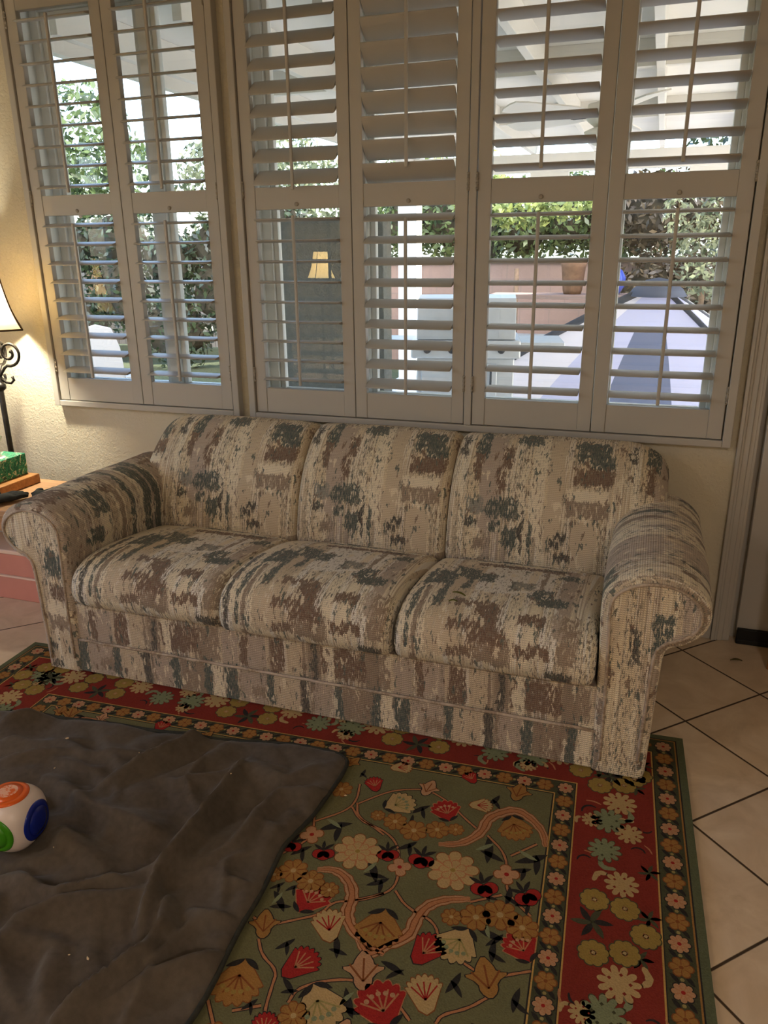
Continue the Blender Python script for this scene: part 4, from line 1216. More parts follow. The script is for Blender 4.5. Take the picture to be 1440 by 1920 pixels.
def leaf_bit(pos, L, wd, rz, mat, label):
    mb = MB(); n = 8; vs = []; fs = []
    for i in range(n + 1):
        s = i / n; q = wd * math.sin(PI * (0.04 + .92 * s)) ** .8
        x = (s - .5) * L; z = .004 * math.sin(PI * s)
        vs += [(x, -q / 2, z + .002), (x, 0, z), (x, q / 2, z + .002), (x, 0, z - .0012)]
    for i in range(n):
        for k in range(4):
            k2 = (k + 1) % 4
            fs.append((i * 4 + k, i * 4 + k2, i * 4 + 4 + k2, i * 4 + 4 + k))
    mb.add(vs, fs, smooth=True)
    o = mb.build('leaf', mat); o.location = pos; o.rotation_euler = (0, 0, rz)
    tag(o, label, 'leaf')
leaf_bit((.392, -.136, .0022), .042, .016, R(12), LFM, 'dry brown leaf on the floor tile near the black door sweep')
leaf_bit((-.472, -.852, .4625), .046, .011, R(-20), LFG, 'longer olive leaf lying on the sofa seat cushion by the door side arm')
leaf_bit((-.478, -.900, .4600), .026, .009, R(15), LFG, 'smaller olive leaf lying on the sofa seat cushion nearer its front edge')
# ------------------------------------------------------------------ side table and what stands on it
TZ = 0.46
tb = thing('side_table', 'low tan wooden side table between the sofa arm and the lamp', 'table', (-2.62, -0.42, 0))
MB().box(-0.50, 0.50, -0.21, 0.206, TZ - 0.028, TZ).build('tabletop', M['tan_wood'], tb, 0.004)
MB().box(-0.46, 0.46, -0.185, -0.168, TZ - 0.10, TZ - 0.0282).build('apron', M['tan_wood'], tb, 0.002)
MB().box(-0.46, 0.46, 0.16, 0.177, TZ - 0.10, TZ - 0.0282).build('apron', M['tan_wood'], tb, 0.002)
for sx in (-1, 1):
    for sy in (-.185, .152):
        MB().box(sx * .475 - .02, sx * .475 + .02, sy, sy + .034, 0.0, TZ - .0283).build('leg', M['tan_wood'], tb, 0.003)

pk = thing('storage_chest', 'pink two-tier storage chest with a pale top under the side table', 'chest', (-2.62, -0.44, 0))
MB().box(-0.40, 0.415, -0.072, 0.095, 0.0, 0.104).build('lower_tier', M['pink'], pk, 0.004)
MB().box(-0.40, 0.415, -0.078, 0.095, 0.1045, 0.112).build('ledge', M['pale_pink'], pk, 0.002)
MB().box(-0.40, 0.415, -0.070, 0.095, 0.1125, 0.214).build('upper_tier', M['pink'], pk, 0.004)
MB().box(-0.405, 0.42, -0.080, 0.10, 0.2145, 0.234).build('lid', M['pale_pink'], pk, 0.004)

bd = MB().box(-0.24, 0.24, -0.115, 0.115, 0.0, 0.040).build('wooden_board', M['orange_wood'], None, 0.003)
bd.location = (-2.76, -0.375, TZ + .0004)
tag(bd, 'thick orange-brown wooden board on the side table under the tissue box', 'board')

def tissue():
    t = NT('leaf_print_card')
    co = t.coord('Object')
    a = t.noise(co, 38.0, 4.0, .65, 1.2); b = t.noise(t.vmath('ADD', co, (3.0, 1.0, 7.0)), 46.0, 4.0, .6, 1.5)
    c = t.ramp(a, [(0.0, rgb(22, 108, 84)), (.44, rgb(40, 140, 104)), (.52, rgb(90, 178, 130)), (.58, rgb(14, 84, 70)), (.66, rgb(128, 160, 50))], 'CONSTANT')
    t.col(t.mix(t.smooth(b, .57, .60), c, rgb(214, 220, 186))); t.rough(.5)
    root = thing('tissue_box', 'green leaf-patterned tissue box on the wooden board beside the lamp', 'tissue box', (-2.632, -0.375, TZ + .0406), R(0))
    x0, x1, y0, y1, h = -0.058, 0.062, -0.112, 0.104, 0.092
    m = MB()
    m.box(x0, x1, y0, y1, 0, h)
    m.build('carton', t.m, root, 0.003)
    MB().lathe([(0.0, h + .0003), (0.036, h + .0006), (0.040, h + .0003)], 28).build('slot', M['vinyl'], root)
    ts = MB(); n = 22; vs = []; fs = []
    lv = [(0.0, .030), (.02, .026), (.045, .026), (.07, .034), (.09, .040)]
    for z, r_ in lv:
        for k in range(n):
            a = 2 * PI * k / n
            q = r_ * (1 + .35 * math.sin(3 * a + z * 30) * (z / .09 + .2))
            vs.append((q * math.cos(a) * .55, q * math.sin(a), h + .001 + z + .012 * math.sin(2 * a + 1) * (z / .09)))
    for i in range(len(lv) - 1):
        for k in range(n):
            k2 = (k + 1) % n
            fs.append((i * n + k, i * n + k2, (i + 1) * n + k2, (i + 1) * n + k))
    ts.add(vs, fs, smooth=True)
    o = ts.build('tissue', M['paper'], root)
tissue()

def glove(pos, rz, label):
    # knitted work glove lying flat: palm, four fingers of unequal length and a thumb, one skin
    verts = [(0, 0, .016), (.05, 0, .018), (.088, 0, .018)]
    rad = [(.033, .016), (.040, .018), (.038, .016)]
    edges = [(0, 1), (1, 2)]
    for y, L, a in ((-.030, .060, -.12), (-.010, .074, -.03), (.011, .068, .05), (.031, .050, .14)):
        i = len(verts)
        verts += [(.104, y, .016), (.104 + L * .55 * math.cos(a), y + L * .55 * math.sin(a), .018), (.104 + L * math.cos(a), y + L * math.sin(a), .013)]
        rad += [(.011, .011), (.0105, .0105), (.0085, .0085)]
        edges += [(2, i), (i, i + 1), (i + 1, i + 2)]
    i = len(verts)
    verts += [(.050, .046, .018), (.078, .066, .020), (.100, .074, .016)]
    rad += [(.014, .013), (.0125, .012), (.009, .009)]
    edges += [(1, i), (i, i + 1), (i + 1, i + 2)]
    me = bpy.data.meshes.new('glove'); me.from_pydata(verts, edges, []); me.materials.append(M['black_knit'])
    o = bpy.data.objects.new('glove', me); link(o)
    sk = o.modifiers.new('skin', 'SKIN'); sk.use_smooth_shade = True
    for v, q in zip(me.skin_vertices[0].data, rad):
        v.radius = q
    me.skin_vertices[0].data[0].use_root = True
    o.modifiers.new('sub', 'SUBSURF').render_levels = 2
    o.modifiers['sub'].levels = 2
    o.location = pos; o.rotation_euler = (0, 0, rz)
    return tag(o, label, 'glove')
glove((-2.475, -0.62, TZ + .004), R(70), 'black work glove lying on the side table nearest the tissue box')
glove((-2.325, -0.515, TZ + .004), R(80), 'black work glove lying on the side table close to the wall edge strip')
tbk = MB().box(-.07, .07, -.012, .012, 0, .012).build('black_strip', M['black_rubber'], None, 0.002)  # thin black strip standing for a tablet edge
tbk.location = (-2.335, -0.262, TZ + .0004); tbk.rotation_euler = (0, 0, R(56))
tag(tbk, 'thin black strip lying on the side table at its wall edge', 'strip')

# ------------------------------------------------------------------ iron scroll lamps with square bell shades
def shade_mat(glow, gc):
    m = bpy.data.materials.new('cream_lamp_shade'); m.use_nodes = True
    t = m.node_tree; t.nodes.clear()
    o = t.nodes.new('ShaderNodeOutputMaterial'); mx = t.nodes.new('ShaderNodeMixShader')
    a = t.nodes.new('ShaderNodeBsdfDiffuse'); b = t.nodes.new('ShaderNodeBsdfTranslucent')
    a.inputs[0].default_value = rgb(236, 220, 176); b.inputs[0].default_value = rgb(244, 222, 172)
    mx.inputs[0].default_value = 0.36
    t.links.new(a.outputs[0], mx.inputs[1]); t.links.new(b.outputs[0], mx.inputs[2]); e = t.nodes.new('ShaderNodeEmission'); e.inputs[0].default_value = gc; e.inputs[1].default_value = glow
    ad = t.nodes.new('ShaderNodeAddShader')
    t.links.new(mx.outputs[0], ad.inputs[0]); t.links.new(e.outputs[0], ad.inputs[1]); t.links.new(ad.outputs[0], o.inputs[0])
    return m
M['shade_trim'] = plain('brown_shade_trim', rgb(84, 62, 40), .7, .05, 30)
def bulb_mat(c, s):
    t = NT('lit_bulb')
    t.b.inputs['Emission Color'].default_value = c
    t.b.inputs['Emission Strength'].default_value = s
    t.col(c)
    return t.m
M['bulb'] = bulb_mat((1.0, 0.72, 0.40, 1), 25.0)

def lamp(x, y, zb, label, watts, colr, glow):
    """zb: foot height; shade 1.11-1.40 above the floor"""
    root = thing('scroll_lamp', label, 'lamp', (x, y, zb), 0)
    H0, H1 = 1.115 - zb, 1.40 - zb
    b = MB().lathe([(0.0, 0), (.118, 0.0), (.122, .008), (.112, .018), (.06, .03), (.03, .05), (.018, .08), (.014, .10)], 32)
    b.build('base', M['black_metal'], root)
    p = MB()
    p.tube([(0, 0, .09), (0, 0, H0 + .07)], .0125, 12)
    p.build('pole', M['black_metal'], root)
    ks = MB()
    for zk in (.3, H0 - .25):
        ks.lathe([(.012, -.02), (.024, -.010), (.026, 0), (.024, .010), (.012, .02)], 18, 0, 0, zk)
    ks.build('collar', M['black_metal'], root)
    for k in range(4):
        a = R(20 + 90 * k)
        sc = MB()
        pts = []
        # C-scroll that rises from the pole and curls outwards
        for i in range(30):
            s = i / 29
            th = -PI * .60 + s * PI * 2.9
            rr_ = .052 * (1 - .80 * s)
            cx = .062; cz = H0 - .105
            pts.append((cx + rr_ * math.cos(th) * 1.0, cz + rr_ * math.sin(th) * 1.1))
        lead = [(.004, H0 - .215), (.018, H0 - .19), (.034, H0 - .168)]
        pts = lead + pts
        q = [(r_ * math.cos(a), r_ * math.sin(a), z) for r_, z in pts]
        rad = [.0065] * len(q); rad[-1] = .009; rad[-2] = .009; rad[-3] = .008
        sc.tube(q, rad, 8)
        sc2 = [(.006, H0 - .205), (.03, H0 - .232), (.052, H0 - .236), (.066, H0 - .222), (.060, H0 - .206)]
        sc.tube([(r_ * math.cos(a), r_ * math.sin(a), z) for r_, z in sc2], [.006, .006, .0055, .006, .007], 8)
        sc.build('scroll', M['black_metal'], root)
    # bell shade: square plan, corners on the axes
    prof = [(0.0, .172), (.12, .150), (.30, .126), (.55, .104), (.80, .090), (1.0, .083)]
    prof2 = chaikin(prof, False, 2)
    sh = MB(); vs = []; fs = []
    for s, d in prof2:
        z = H0 + s * (H1 - H0)
        for k in range(4):
            a = PI / 2 * k; b2 = PI / 2 * (k + 1)
            for j in range(8):
                f = j / 8
                vs.append((d * (math.cos(a) * (1 - f) + math.cos(b2) * f), d * (math.sin(a) * (1 - f) + math.sin(b2) * f), z))
    n = 32
    for i in range(len(prof2) - 1):
        for k in range(n):
            k2 = (k + 1) % n
            fs.append((i * n + k, i * n + k2, (i + 1) * n + k2, (i + 1) * n + k))
    sh.add(vs, fs, smooth=False)
    so = sh.build('lamp_shade', shade_mat(glow, (1.0, .74, .30, 1)), root)
    tr = MB()
    for s, d in ((0.0, .1735), (1.0, .0845)):
        z = H0 + s * (H1 - H0)
        cs = [(d * math.cos(PI / 2 * k), d * math.sin(PI / 2 * k), z) for k in range(4)]
        for k in range(4):
            tr.tube([cs[k], cs[(k + 1) % 4]], .0042, 8)
    for k in range(4):
        tr.tube([((d + .001) * math.cos(PI / 2 * k), (d + .001) * math.sin(PI / 2 * k), H0 + s * (H1 - H0)) for s, d in prof2], .0034, 8)
    tr.build('shade_trim', M['shade_trim'], so)
    MB().lathe([(.004, H1 - .06), (.004, H1 + .012), (.010, H1 + .022), (.012, H1 + .034), (.006, H1 + .046), (.0, H1 + .048)], 14).build('finial', M['black_metal'], root)
    MB().lathe([(.0, H0 + .078), (.012, H0 + .08), (.014, H0 + .10), (.028, H0 + .135), (.030, H0 + .155), (.020, H0 + .178), (.0, H0 + .185)], 18).build('bulb', M['bulb'], root)
    # harp that carries the shade
    hp = MB().tube([(.0, .012, H0 + .075), (.0, .05, H0 + .12), (.0, .058, H0 + .18), (.0, .03, H1 - .05), (.0, .0, H1 - .03)], .002, 6)
    hp.tube([(.0, -.012, H0 + .075), (.0, -.05, H0 + .12), (.0, -.058, H0 + .18), (.0, -.03, H1 - .05), (.0, .0, H1 - .03)], .002, 6)
    hp.tube([(-.083, 0, H1 - .004), (.083, 0, H1 - .004)], .002, 6)
    hp.build('harp', M['black_metal'], root)
    L = bpy.data.lights.new('lamp_light', 'POINT')
    L.energy = watts; L.color = colr; L.shadow_soft_size = .035
    lo = bpy.data.objects.new('lamp_light', L); link(lo, root); lo.location = (0.045, 0, H0 + .15)
    return root
WARM = (1.0, .92, .72)
lamp(-2.724, -0.195, 0.0, 'lit black iron scroll lamp with a square cream bell shade beside the window', 55.0, WARM, .12)
lamp(-3.45, -4.85, 0.0, 'lit scroll lamp across the room, seen only as a reflection in the window glass', 190.0, (1.0, .86, .72), 7.0)

# wooden stool by the door, only a leg of it shows
st = thing('wooden_stool', 'orange-brown wooden stool by the door with only its leg in view', 'stool', (0.70, -0.23, 0), R(-18))
for (x, y) in ((-.17, .17), (.17, .17), (-.17, -.17), (.17, -.17)):
    if (x, y) == (-.17, .17):
        x, y = -.205, .012
    if (x, y) == (-.17, -.17):
        x, y = -.10, -.17
    MB().box(x - .017, x + .017, y - .017, y + .017, 0.0, .44).build('leg', M['stool_wood'], st, .003)
sp = MB(); sq = [(-.225, -.01), (-.225, .035), (-.15, .19), (.19, .19), (.19, -.19), (-.12, -.19)]
sp.add([(x, y, .4405) for x, y in sq] + [(x, y, .475) for x, y in sq], [tuple(reversed(range(6))), tuple(range(6, 12))] + [(k, (k + 1) % 6, 6 + (k + 1) % 6, 6 + k) for k in range(6)])
sp.build('seat', M['stool_wood'], st, .004)

# unseen ceiling lights added behind the camera as warm fill
ADDED_CEIL_LIGHTS = [(-2.7, -4.1, 22.0), (.9, -4.5, 38.0)]
dmt = NT('added_diffuser_lit'); dmt.col((1, .8, .58, 1)); dmt.b.inputs['Emission Color'].default_value = (1, .78, .58, 1); dmt.b.inputs['Emission Strength'].default_value = 3.0
for lx, ly, en in ADDED_CEIL_LIGHTS:
    cl = thing('added_ceiling_light', 'round frosted ceiling light added as fill behind the viewer', 'ceiling light', (lx, ly, CEIL - .0005), 0, 'added ceiling lights behind the viewer')
    MB().lathe([(0, -.03), (.27, -.03), (.28, -.015), (.28, 0.0), (0, 0)], 32).build('housing', M['white_paint'], cl)
    MB().lathe([(0, -.115), (.12, -.108), (.20, -.085), (.25, -.05), (.26, -.031), (0, -.031)], 32).build('diffuser', dmt.m, cl)
# ------------------------------------------------------------------ patio and garden beyond the glass
PZ = -0.15
structure('patio_floor', MB().box(-2.95, 6.0, 0.21, 7.4, PZ - .1, PZ), M['concrete'])
def grass_mat():
    t = NT('lawn_green'); co = t.coord('Object')
    a = t.noise(co, 30.0, 4.0); t.col(t.ramp(a, [(.3, rgb(52, 60, 40)), (.7, rgb(84, 92, 62))])); t.rough(1.0); t.bump(a, .6, .03)
    return t.m
M['lawn'] = grass_mat()
structure('garden_ground', MB().box(-30.0, 20.0, 7.4, 34.0, PZ - .12, PZ - .02), M['lawn'])
structure('garden_ground.001', MB().box(-30.0, -2.95, 0.21, 7.4, PZ - .12, PZ - .0), M['lawn'])

structure('garden_ground.002', MB().box(-30.0, -4.25, -9.0, 0.21, PZ - .12, PZ - .02), M['lawn'])
# patio cover: solid board roof on rafters, edge beam on posts
pc = thing('patio_cover', 'white timber patio cover with rafters outside the windows', 'patio cover', (0, 0, 0))
CX0, CX1, CY0, CY1, CZ = -2.57, 4.2, 0.21, 5.62, 2.30
MB().box(CX0, CX1, CY0, CY1 + .25, CZ + .15, CZ + .18).build('roof_deck', M['ext_white'], pc)
x = CX0 + .03
while x < CX1:
    MB().box(x - .022, x + .022, CY0 + .02, CY1 + .22, CZ + .0, CZ + .1495).build('rafter', M['ext_white'], pc, .003)
    x += .61
for yy in (1.95, 3.75):
    xx = CX0 + .03
    while xx + .61 < CX1:
        MB().box(xx + .0225, xx + .5875, yy - .02, yy + .02, CZ + .02, CZ + .1495).build('blocking', M['ext_white'], pc)
        xx += .61
MB().box(CX0 - .045, CX0 + .0075, CY0, CY1 + .25, CZ - .06, CZ + .15).build('edge_fascia', M['ext_white'], pc, .003)
MB().box(CX0, CX1, CY1, CY1 + .10, CZ - .17, CZ - .0005).build('edge_beam', M['ext_white'], pc, .004)
for bx in (-1.15, .36, 1.9):
    # shaped brackets under the beam
    m = MB()
    pts = [(-.19, 0), (.19, 0), (.19, -.05), (.14, -.10), (-.14, -.10), (-.19, -.05)]
    v = [(bx + a, CY1 + .01, CZ - .1705 + b) for a, b in pts] + [(bx + a, CY1 + .09, CZ - .1705 + b) for a, b in pts]
    n = len(pts)
    m.add(v, [tuple(range(n)), tuple(reversed(range(n, 2 * n)))] + [(k, n + k, n + (k + 1) % n, (k + 1) % n) for k in range(n)])
    m.build('bracket', M['ext_white'], pc)
for px in (-2.62, 1.95):
    MB().box(px - .105, px + .105, CY1 - .055, CY1 + .155, PZ, CZ - .171).build('post', M['ext_white'], pc, .006)
    MB().box(px - .135, px + .135, CY1 - .085, CY1 + .185, PZ, PZ + .16).build('post_base', M['ext_white'], pc, .006)

# ceiling fan under the cover
fan_ = thing('ceiling_fan', 'white patio ceiling fan hanging under the timber cover', 'ceiling fan', (-.38, 2.15, CZ + .0))
MB().lathe([(0.0, 0.149), (.055, .149), (.06, .12), (.02, .09)][::-1], 20).build('mount', M['ext_white'], fan_)
MB().tube([(0, 0, .10), (0, 0, -.10)], .012, 10).build('downrod', M['ext_white'], fan_)
MB().lathe([(0, -.235), (.06, -.23), (.10, -.20), (.115, -.16), (.10, -.115), (.03, -.095), (0, -.095)], 24).build('motor_housing', M['ext_white'], fan_)
MB().lathe([(0, -.335), (.06, -.325), (.10, -.295), (.115, -.255), (.07, -.236), (0, -.236)], 24).build('light_bowl', M['paper'], fan_)
for k in range(5):
    a = R(8 + 72 * k); rz = Matrix.Rotation(a, 4, 'Z')
    m = MB(); pts = [(.17, -.055), (.25, -.066), (.58, -.075), (.655, -.066), (.67, -.03), (.67, .03), (.655, .066), (.58, .075), (.25, .066), (.17, .055)]
    tl = Matrix.Rotation(R(12), 4, 'X')
    top = [rz @ (Vector((0, 0, -.165)) + tl @ Vector((p[0], p[1], .004))) for p in pts]; bot = [rz @ (Vector((0, 0, -.165)) + tl @ Vector((p[0], p[1], -.004))) for p in pts]
    n = len(pts)
    m.add(top + bot, [tuple(range(n)), tuple(reversed(range(n, 2 * n)))] + [(i, n + i, n + (i + 1) % n, (i + 1) % n) for i in range(n)])
    bl_ = m.build('blade', M['ext_white'], fan_)
    m2 = MB(); m2.box(.09, .22, -.022, .022, -.172, -.160, 0, rz); m2.build('blade_iron', M['black_metal'], bl_)
MB().tube([(.05, -.04, -.33), (.05, -.04, -.56)], .0018, 6).build('pull_chain', M['hinge'], fan_)

# low stucco wing wall
structure('garden_wall', MB().box(-2.02, -1.40, 1.20, 1.34, PZ, 1.585), M['stucco'], None, .006)
# rear block wall
def brick():
    t = NT('pink_block_wall'); co = t.coord('Object')
    b = t.n('ShaderNodeTexBrick'); s = t.sep(co); t.l(t.comb(s[0], s[2], 0.0), b.inputs['Vector'])
    b.inputs['Scale'].default_value = 1.0; b.inputs['Brick Width'].default_value = .40; b.inputs['Row Height'].default_value = .20; b.inputs['Mortar Size'].default_value = .008
    b.inputs['Color1'].default_value = rgb(150, 126, 114); b.inputs['Color2'].default_value = rgb(140, 118, 106); b.inputs['Mortar'].default_value = rgb(134, 116, 106)
    n = t.noise(co, 12.0, 4.0)
    t.col(t.mix(t.math('MULTIPLY', n, .5), b.outputs[0], rgb(116, 96, 86))); t.rough(.95); t.bump(n, .4, .01)
    return t.m
M['brick'] = brick()
structure('garden_wall.001', MB().box(-4.3, 9.0, 8.2, 8.4, PZ - .02, 1.22), M['brick'])
MB_ = MB().box(-4.3, 9.0, 8.15, 8.45, 1.2205, 1.27)
structure('garden_wall.002', MB_, M['stucco'])
def fence_mat():
    t = NT('grey_fence_boards'); s = t.sep(t.coord('Object'))
    f = t.math('FRACT', t.math('DIVIDE', t.math('ADD', s[0], s[1]), .14))
    g = t.smooth(t.math('ABSOLUTE', t.math('SUBTRACT', f, .5)), .46, .49)
    n = t.noise(t.comb(t.math('MULTIPLY', s[0], 20), t.math('MULTIPLY', s[1], 20), s[2]), 2.0, 4.0)
    c = t.ramp(n, [(.3, rgb(112, 108, 102)), (.7, rgb(146, 142, 134))])
    t.col(t.mix(g, c, rgb(40, 38, 36))); t.rough(.9)
    return t.m
M['fence'] = fence_mat()
fe = thing('garden_fence', 'grey board fence behind the white garden chair', 'fence', (0, 0, 0))
MB().box(-14.0, -4.7, 8.9, 8.94, PZ, 1.65).build('boards', M['fence'], fe)
for k in range(5):
    MB().box(-13.6 + k * 2.1, -13.5 + k * 2.1, 8.80, 8.899, PZ, 1.72).build('post', M['fence'], fe)

# planting
def leafmat(name, a, b, tr=.35):
    m = bpy.data.materials.new(name); m.use_nodes = True
    t = m.node_tree; t.nodes.clear()
    o = t.nodes.new('ShaderNodeOutputMaterial'); mx = t.nodes.new('ShaderNodeMixShader'); mx.inputs[0].default_value = tr
    d = t.nodes.new('ShaderNodeBsdfPrincipled'); e = t.nodes.new('ShaderNodeBsdfTranslucent'); d.inputs['Roughness'].default_value = .38
    g = t.nodes.new('ShaderNodeNewGeometry'); r = t.nodes.new('ShaderNodeValToRGB')
    r.color_ramp.elements[0].color = a; r.color_ramp.elements[1].color = b
    t.links.new(g.outputs['Random Per Island'], r.inputs[0])
    t.links.new(r.outputs[0], d.inputs[0]); t.links.new(r.outputs[0], e.inputs[0])
    t.links.new(d.outputs[0], mx.inputs[1]); t.links.new(e.outputs[0], mx.inputs[2]); t.links.new(mx.outputs[0], o.inputs[0])
    return m
LF1 = leafmat('garden_leaf_green', rgb(44, 62, 38), rgb(112, 130, 78), .25)
LF2 = leafmat('garden_leaf_dark', rgb(26, 40, 28), rgb(66, 82, 52), .15)
LF3 = leafmat('garden_leaf_silver', rgb(70, 82, 60), rgb(166, 172, 136))
LF4 = leafmat('garden_leaf_brown', rgb(40, 36, 28), rgb(96, 82, 58), .15)
LF5 = leafmat('garden_leaf_bright', rgb(84, 104, 52), rgb(176, 186, 112), .25)
HEDGE_BACKING = plain('hedge_dark_backing', rgb(52, 48, 36), 1.0, .2, 20, bump=.6, bscale=30)  # colour of the dark backing added inside the hedges
BARK = plain('garden_bark', rgb(120, 100, 80), .95, .15, 20, bump=.5, bscale=40)
def crown(name, blobs, count, size, mat, parent, seed):
    r = np.random.RandomState(seed)
    vol = np.array([b[3] * b[4] * b[5] for b in blobs]) ** (2 / 3.); vol = vol / vol.sum()
    which = r.choice(len(blobs), count, p=vol)
    B_ = np.array(blobs)[which]
    d = r.normal(size=(count, 3)); d /= np.linalg.norm(d, axis=1, keepdims=True)
    q = r.uniform(.55, 1.0, (count, 1)) ** .6
    c = B_[:, :3] + d * q * B_[:, 3:6]
    nrm = d + r.normal(size=(count, 3)) * .7; nrm /= np.linalg.norm(nrm, axis=1, keepdims=True)
    a = np.cross(nrm, r.normal(size=(count, 3))); a /= np.linalg.norm(a, axis=1, keepdims=True)
    b = np.cross(nrm, a)
    s = size * r.uniform(.6, 1.3, (count, 1))
    V = np.empty((count, 4, 3)); V[:, 0] = c - a * s; V[:, 1] = c + b * s * .45; V[:, 2] = c + a * s; V[:, 3] = c - b * s * .45
    me = bpy.data.meshes.new(name)
    me.from_pydata(V.reshape(-1, 3).tolist(), [], np.arange(count * 4).reshape(-1, 4).tolist())
    me.materials.append(mat)
    o = bpy.data.objects.new(name, me)
    return link(o, parent)
def tree(name, label, cat, base, trunk, blobs, count, size, mat, seed, group=None, dense=False):
    root = thing(name, label, cat, base, 0, group)
    for pts, r0, r1 in trunk:
        n = len(pts)
        MB().tube(pts, [r0 + (r1 - r0) * k / (n - 1) for k in range(n)], 10).build('trunk', BARK, root)
    crown('crown', blobs, count, size, mat, root, seed)
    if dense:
        # solid dark backing added inside the leaves to darken the hedge
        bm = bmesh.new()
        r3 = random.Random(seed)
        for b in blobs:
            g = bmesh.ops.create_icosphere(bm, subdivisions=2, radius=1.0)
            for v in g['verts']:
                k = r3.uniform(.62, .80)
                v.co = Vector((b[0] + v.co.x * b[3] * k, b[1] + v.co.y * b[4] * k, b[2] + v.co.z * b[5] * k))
        me = bpy.data.meshes.new('dark_backing'); bm.to_mesh(me); bm.free(); me.materials.append(HEDGE_BACKING)
        link(bpy.data.objects.new('dark_backing', me), root)
    return root
tree('garden_tree', 'tall leafy green tree seen through the shutters beside the lamp', 'tree', (-9.3, 8.6, PZ), [([(0, 0, 0), (.1, 0, 1.0), (0, .1, 2.2)], .13, .08)],
     [(0, 0, 3.2, 1.2, .9, 1.0), (.8, 0, 2.6, .9, .8, .8), (-.8, 0, 2.7, .8, .8, .9)], 4200, .075, LF1, 1)
tree('garden_tree', 'sunlit pale green tree behind the second shutter panel', 'tree', (-6.6, 10.2, PZ), [([(0, 0, 0), (-.06, 0, 1.2), (0, 0, 2.2)], .11, .07), ([(-.02, 0, 1.2), (.35, 0, 1.9), (.6, 0, 2.5)], .05, .03)],
     [(0, 0, 3.0, 1.1, .9, .9), (.8, 0, 2.5, .8, .8, .7), (-.9, 0, 2.7, .8, .8, .8)], 4200, .07, LF3, 2)
tree('garden_tree', 'bushy bright tree by the corner post of the patio cover', 'tree', (-3.7, 11.4, PZ), [([(0, 0, 0), (.05, 0, 1.1), (0, 0, 2.0)], .10, .06)],
     [(0, 0, 2.6, 1.1, .9, .9), (.7, 0, 2.2, .8, .8, .6), (-.8, 0, 2.4, .7, .7, .7)], 3000, .07, LF5, 3)
tree('garden_hedge', 'dark clipped hedge below the trees beside the grey fence', 'hedge', (-8.2, 6.6, PZ), [([(0, 0, 0), (0, 0, .8)], .05, .03)],
     [(k * .8 - 2.9, 0, .52 + .5 * (k % 2), .62, .34, .58) for k in range(9)] + [(k * .8 - 2.9, 0, 1.45 + .15 * (k % 3), .6, .3, .45) for k in range(9)], 10000, .055, LF2, 4, None, True)
tree('ivy_hedge', 'green ivy bank rising above the pink block wall', 'ivy', (-1.9, 9.0, PZ), [([(0, 0, 0), (0, 0, 1.4)], .05, .04)],
     [(k * .60 - 1.8, 0, 1.92 + .10 * math.sin(k * 2.1), .50, .36, .62) for k in range(7)], 7000, .06, LF1, 5, None, True)
tree('dry_hedge', 'brown dry hedge in front of the block wall behind the tent', 'hedge', (1.55, 7.80, PZ), [([(0, 0, 0), (0, 0, 1.4)], .05, .04)],
     [(k * .58 - 1.7, 0, .8, .50, .30, .75) for k in range(7)] + [(k * .58 - 1.7, 0, 1.95 + .12 * math.sin(k * 1.7), .50, .30, .55) for k in range(7)], 12000, .055, LF4, 6, None, True)
tree('garden_shrub', 'pale shrub with silvery leaves beyond the tent', 'shrub', (.45, 6.62, PZ), [([(0, 0, 0), (0, 0, 1.2)], .05, .03)],
     [(0, 0, 1.45, .34, .26, .50), (-.25, 0, 1.9, .26, .22, .30), (.25, .1, 2.0, .30, .22, .28)], 1100, .042, LF3, 7)
tree('garden_shrub', 'small bright leafy shrub in front of the pink block wall', 'shrub', (-1.80, 7.80, PZ), [([(0, 0, 0), (0, 0, 1.3)], .04, .03)],
     [(0, 0, 2.02, .50, .26, .24), (.55, 0, 2.08, .40, .24, .20), (-.5, 0, 2.05, .4, .24, .22)], 1100, .06, LF5, 8)
tree('garden_tree', 'dark evergreen tree standing tall beyond the block wall', 'tree', (1.1, 10.4, PZ), [([(0, 0, 0), (0, 0, 2.0)], .12, .08)],
     [(0, 0, 1.8, 1.0, .7, 1.1), (.1, 0, 3.0, 1.0, .7, .8)], 2600, .07, LF2, 9)

